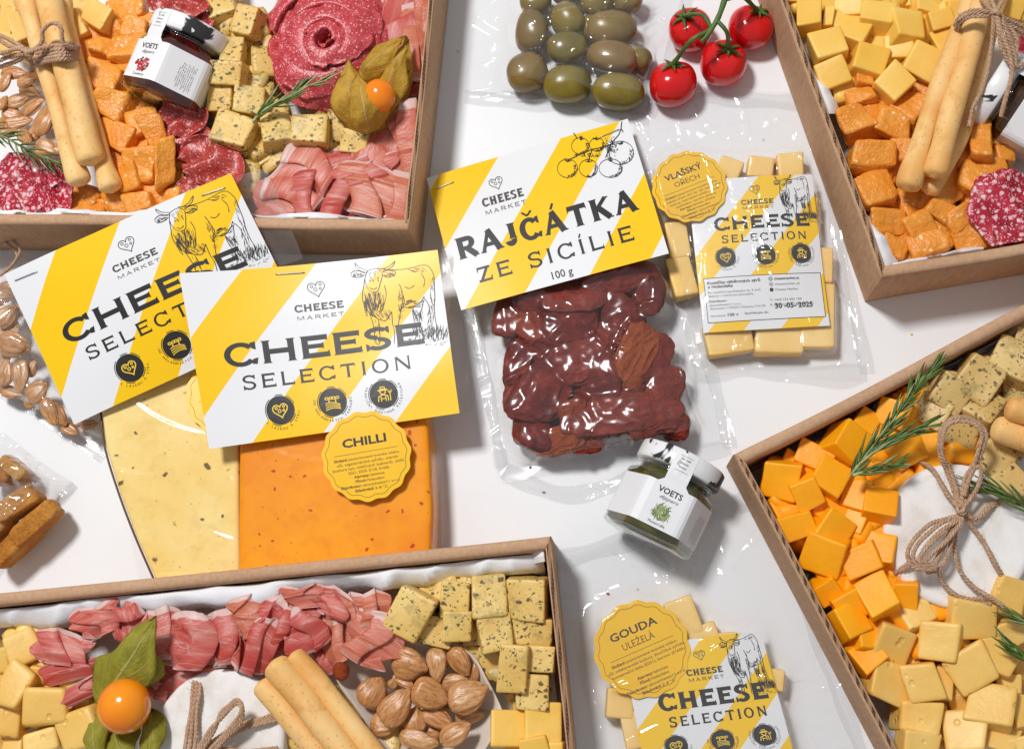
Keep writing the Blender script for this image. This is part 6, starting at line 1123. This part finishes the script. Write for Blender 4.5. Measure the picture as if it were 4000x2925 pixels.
# ------------------------------------------------------------------ dried tomatoes
XD = [('the striped tomato card', 2150, 1150), ('the sealed lower bag edge', 2200, 1780), ('the mustard jar', 2560, 1750), ('the chilli package', 1950, 1450)]
dt = []
for i, (x, y, w_, h_, rt, dz, mt) in enumerate([(1365, 615, 150, 70, 15, 2, 0), (1270, 650, 160, 85, 10, 3, 0), (1195, 665, 110, 75, -10, 2, 0), (1130, 690, 70, 120, 10, 0, 0), (1170, 725, 110, 60, -60, 3, 1), (1262, 705, 130, 90, 0, 4, 0), (1372, 690, 90, 80, -30, 1, 0), (1425, 650, 70, 110, 0, 1, 0), (1400, 770, 85, 160, 32, 5, 1), (1335, 745, 80, 75, 0, 0, 0), (1215, 765, 140, 85, -30, 2, 0), (1145, 790, 60, 120, 10, 0, 0), (1290, 790, 130, 95, 20, 4, 0), (1440, 790, 70, 130, 25, 2, 0), (1200, 860, 130, 170, 25, 5, 0), (1310, 850, 110, 110, 0, 2, 0), (1380, 835, 100, 80, 0, 1, 1), (1465, 860, 80, 110, 20, 1, 0), (1345, 905, 220, 85, 10, 5, 0), (1440, 915, 120, 70, 15, 3, 0), (1268, 905, 62, 60, 0, 5, 1), (1185, 945, 80, 90, 0, 2, 0), (1225, 975, 130, 60, 10, 2, 1), (1300, 970, 110, 55, 15, 1, 1), (1478, 930, 90, 55, 0, 2, 1), (1135, 860, 50, 120, 5, -1, 0), (1500, 940, 50, 50, 0, 0, 0), (1160, 940, 60, 80, 0, 0, 0)]):
    z = 17+dz; w_, h_ = mm(w_*D*.98, z), mm(h_*D*.98, z); V, F = blob(w_, h_, 8, 1100+i, 3.0, .2, .05, 2.0, 30, .032, 9, True); r = random.Random(i)
    nn = V/np.maximum(np.linalg.norm(V, axis=1), .01)[:, None]; V += nn*(sn(V*[1.6, .5, 1], 40+i, .8)*.35)[:, None]
    o = mk('dried_tomato', V, F, M['dried_r' if mt else 'dried']); p = W(x*D, y*D, z); p[2] -= 4.5; o.location = Vector(p)*S; o.rotation_euler = (r.uniform(-.25, .25), r.uniform(-.25, .25), math.radians(-rt if h_ > w_ else rt)); o['category'] = 'dried tomato'; o['group'] = 'dried tomatoes in the vacuum bag'; auto(o, 'orange-red dried tomato' if mt else 'dark dried tomato', x*D, y*D, XD); dt.append(o)
    if i % 2 == 0:
        o2 = o.copy(); COL.objects.link(o2); o2.location = Vector((p[0]+r.uniform(-4, 4), p[1]+r.uniform(-4, 4), 5.2))*S; AUTO.append((o2, 'lower dried tomato', x*D, y*D+3, XD)); 
pk3 = thing('tomato_package', 'dried tomato package with a large striped header card', 'tomato package', W(2200, 1200, 0))
film(pk3, [(1705, 850), (2590, 640), (2840, 1745), (1965, 1890)], dt, 51, nu=190, nv=190, iters=420, wrinkle=.5, lift=.6, dil=3, mat='film_e', seal=.05, creases=46, crease_h=1.1)
header(pk3, [(1666, 696), (2452, 464), (2613, 989), (1801, 1211)], [12, 12, 27, 24], 'tomato', 63)
seam(pk3, [(1960, 1830), (2080, 1890), (2230, 1930), (2420, 1880), (2600, 1800), (2850, 1745)], 8, 2.5, 7); seam(pk3, [(1850, 1250), (1900, 1500), (1960, 1830)], 6, 3, 8); seam(pk3, [(2850, 1745), (2790, 1500), (2700, 1200), (2610, 900)], 6, 4, 9)
# ------------------------------------------------------------------ walnut cheese pouch and aged gouda pouch
def pouch(label, corners, pieces, marks, lab_c, lab_z, stick_args, seed, bulge, group='flat pouches of cheese sticks', grp2='cheese sticks', wr=1.0):
    t = thing('cheese_pouch', label, 'cheese pouch', W(corners[0][0]+300, corners[0][1]+500, 0), group); obs = []
    for i, (row, zz) in enumerate(pieces):
        px, py, w_, h_, rt = row; w_, h_ = mm(w_, zz), mm(h_, zz); V, F = blob(w_, h_, 9.5, seed*31+i, 14, .05, .008, 2, 8); o = mk('cheese_stick', V, F, M['stick']); p = W(px, py, zz); p[2] -= 4.8; o.location = Vector(p)*S; o.rotation_euler = (0, .02, math.radians(rt)); o['category'] = 'cheese stick'; o['group'] = grp2; auto(o, 'pale cheese stick', px, py, marks); obs.append(o)
    lab = pouch_label(t, lab_c, lab_z, seed, bulge, seed == 71); st = sticker(t, *stick_args)
    c_ = corners; seam(t, [c_[3], ((c_[3][0]*2+c_[2][0])/3, (c_[3][1]*2+c_[2][1])/3-10), ((c_[3][0]+c_[2][0]*2)/3, (c_[3][1]+c_[2][1]*2)/3+10), c_[2]], 9, 5.5, seed+5, lam=.16)
    seam(t, [c_[2], ((c_[2][0]+c_[1][0])/2-14, (c_[2][1]+c_[1][1])/2), c_[1]], 6, 3.5, seed+6); seam(t, [c_[1], ((c_[1][0]+c_[0][0])/2, (c_[1][1]+c_[0][1])/2+12), c_[0]], 9, 1.2, seed+7)
    film(t, corners, obs+[lab, st], seed+2, nu=190, nv=230, iters=300, wrinkle=wr*.6, lift=.4, seal=.04, creases=60, crease_h=1.0)
    return t
XV = [('the walnut sticker', 2693, 729), ('the walnut label panel', 3000, 1180), ('the tray with paired breadsticks', 3350, 800)]
pv = cv([(1080, 270, 190, 200, 2), (870, 280, 190, 160, -8), (640, 300, 170, 190, -25), (270, 800, 150, 280, 8), (300, 1050, 170, 300, 12), (640, 1500, 330, 230, 8), (1000, 1480, 340, 260, -2), (1270, 1450, 240, 240, -4), (1330, 980, 110, 260, -4), (1340, 1230, 110, 250, -3), (1180, 640, 200, 300, 0), (700, 600, 260, 360, 10), (960, 820, 260, 400, 0), (700, 1050, 300, 400, 5), (1100, 1180, 280, 330, -5)], 2500, 500, 1.836)
VL = [('Složení:', ' pasterizované kravské mléko,'), ('', 'vlašský ořech (4,5 %), sůl, bakteriální'), ('', 'kultury, mikrobiální syřidlo, aroma'), ('', 'stabilizátor, barvivo annatto'), ('Alergeny:', ' laktóza, ořechy'), ('Původ:', ' Holandsko'), ('Distributor:', ' aboutcheese11'), ('Skladování:', ' 2–8 °C')]
pouch('clear pouch of walnut cheese sticks beside the tomato card', [(2440, 330), (3190, 400), (3385, 1455), (2700, 1440)], [(r_, 11.5 if i < 13 else 11) for i, r_ in enumerate(pv)], XV, [(2684, 708), (3172, 682), (3241, 1273), (2748, 1302)], [13, 13, 13.5, 13], (2693, 729, 14.6, 148, math.radians(21), VL, 'VLAŠSKÝ', (0, 0), 'round_sticker', 'OŘECH'), 71, 2.6, grp2='cheese sticks in the walnut pouch')
XG = [('the gouda sticker', 2507, 2534), ('the gouda label', 2800, 2800), ('the wall of the orange cube tray', 3200, 2600)]
pg = cv([(880, 780, 190, 240, 20), (1000, 895, 200, 110, 24), (460, 1350, 170, 190, -4), (545, 1530, 130, 240, 10), (1480, 1190, 120, 130, -8), (700, 1100, 260, 330, 10), (1100, 1050, 300, 300, 5), (1300, 1300, 300, 300, -5), (900, 1400, 300, 400, 10), (1300, 1700, 300, 400, 0), (800, 1750, 300, 300, 0)], 2150, 1950, 1.694)
GD = [('Složení:', ' pasterizované kravské mléko,'), ('', 'sůl, mlékárenské kultury, živočišné syřidlo,'), ('', 'konzervační látka (E251), barvivo (E160b)'), ('', ' '), ('Alergeny:', ' laktóza'), ('Původ:', ' Holandsko'), ('Distributor:', ' aboutcheese11 s.r.o.'), ('Skladování:', ' 2–8 °C')]
pouch('clear pouch of aged gouda sticks below the mustard jar', [(2175, 2190), (2990, 1925), (3440, 3120), (2400, 3260)], [(r_, 10.5) for r_ in pg], XG, [(2431, 2528), (2973, 2462), (3140, 3089), (2549, 3166)], [12, 12, 12, 12], (2507, 2534, 13.4, 176, math.radians(23), GD, 'GOUDA', (0, 0), 'round_sticker', 'ULEŽELÁ'), 81, 1.2, grp2='cheese sticks in the gouda pouch', wr=.8)
# ------------------------------------------------------------------ bag of almonds (left)
XA = [('the striped card edge', 330, 1450), ('the twine loop', 40, 1050), ('the slanting bag edge', 150, 1650)]
ab = []
rowsA = cv([(110, 100, 300, 220, -12, 4), (40, 320, 240, 150, 85, 3), (165, 350, 280, 140, -85, 4), (255, 290, 150, 90, 70, 0), (300, 470, 210, 180, 40, 3), (400, 640, 260, 130, -62, 2), (95, 480, 200, 110, -15, -1), (250, 560, 140, 90, 0, -2), (480, 660, 230, 100, -58, 0), (30, 200, 160, 120, 30, -3), (560, 780, 170, 90, -30, -3), (720, 740, 150, 100, 10, -3), (20, 430, 150, 100, 40, -1), (640, 700, 130, 90, 60, -4)], 0, 1300, 2.065)+cv([(60, 1310, 230, 170, 60, 3), (20, 1150, 200, 160, 20, 1), (110, 1400, 160, 110, -50, -1), (20, 1470, 150, 120, 80, -1), (160, 1250, 150, 110, 40, -2), (70, 1080, 150, 110, 10, -3)], 0, 600, 2.065)
for i, r_ in enumerate(rowsA): ab.append(almond(r_, 'bagged brown almond', 'almonds in the clear bag', XA, 14, 1200+i))
pa = thing('almond_bag', 'clear bag of almonds under the corner of a striped card', 'plastic bag', W(150, 1400, 0)); seam(pa, [(-40, 1500), (120, 1600), (250, 1690), (400, 1790)], 4, 3, 13); film(pa, [(-320, 1010), (330, 930), (560, 1850), (-420, 1330)], ab, 91, nu=120, nv=120, wrinkle=.6, iters=160, creases=30)
twine('thin twine loop at the top of the almond bag', [P3(pts([(-60, 700), (60, 690), (140, 740), (160, 800), (120, 880), (40, 960), (-60, 1010)], 0, 600, 2.065), [8, 14, 18, 18, 14, 9, 6]), P3(pts([(-60, 740), (40, 720), (110, 770), (140, 830), (90, 900), (0, 980)], 0, 600, 2.065), [8, 13, 16, 16, 12, 8])], 95, None, .7, 26, 'twine', 'twine_loop')
# ------------------------------------------------------------------ bag of almond biscuits (left edge)
bs = []
for i, (r_, lb) in enumerate(zip(cv([(60, 1075, 260, 150, -38, 0), (90, 1370, 360, 210, 35, 4), (240, 1520, 420, 190, 44, 2), (-60, 1130, 200, 200, 0, -2), (60, 1700, 420, 190, 46, 0), (-80, 1560, 300, 200, 40, 0)], 0, 1300, 2.065), ['topmost golden biscuit in the bag', 'biscuit under the shiny film highlight', 'long biscuit along the bag edge', 'small biscuit piece at the photo edge', 'lower biscuit towards the ham roll tray', 'biscuit mostly outside the photo'])):
    px, py, w_, h_, rt, dz = r_; z = 22+dz; V, F = blob(mm(w_, z)*1.05, mm(h_, z)*.82, 14, 1300+i, 6, .06, .018, 2, 22, .014, 7, True); o = mk('almond_biscuit', V, F, M['cookie']); p = W(px, py, z); p[2] -= 8.6; o.location = Vector(p)*S; o.rotation_euler = (.03, .05, math.radians(rt)); tag(o, lb, 'biscuit', 'almond biscuits in the bag'); bs.append(o)
pb = thing('biscuit_bag', 'clear twisted bag of golden almond biscuits at the photo edge', 'plastic bag', W(60, 1950, 0)); seam(pb, [(290, 1890), (180, 2010), (60, 2150), (-100, 2350)], 5, 5, 12); film(pb, [(-300, 1700), (20, 1690), (290, 1890), (-160, 2420)], bs, 101, nu=110, nv=110, wrinkle=.8, iters=200, creases=50, crease_h=1.6)
# loose twist of film at the bag corner
P = np.array([W(110, 1850, 14), W(190, 1870, 12), W(285, 1885, 4), W(250, 1930, 3), W(195, 1985, 5), W(150, 1900, 14)]); nu = 14; Q = smooth_path(list(P), 40); cen = P.mean(0)+[0, 0, 3]
V = np.vstack([cen+(Q-cen)*f for f in np.linspace(.05, 1, 8)]); V[:, 2] += 1.3*sn(V[:, :2], 5, .5); mk('film_corner', V, grid_faces(40, 8), M['film'], pb, np.array(pb.location)/S)
# ------------------------------------------------------------------ crumbs on the table
r = random.Random(5)
for i, (px, py, lb, mt) in enumerate([(2072, 1826, 'dark red crumb below the dried tomato bag', 'dried'), (2124, 1922, 'tiny grey crumb below the dried tomato bag', 'ink_soft'), (3560, 1305, 'small pale crumb between the two outer trays', 'stick'), (2375, 2318, 'brown crumb above the gouda sticker', 'dried_r')]):
    V, F = blob(1.3, 1.0, .8, i, 3, .2, .05, 2, 4); o = mk('crumb', V, F, M[mt]); o.location = Vector(W(px, py, .45))*S; tag(o, lb, 'crumb', 'crumbs on the table')
finish_labels()
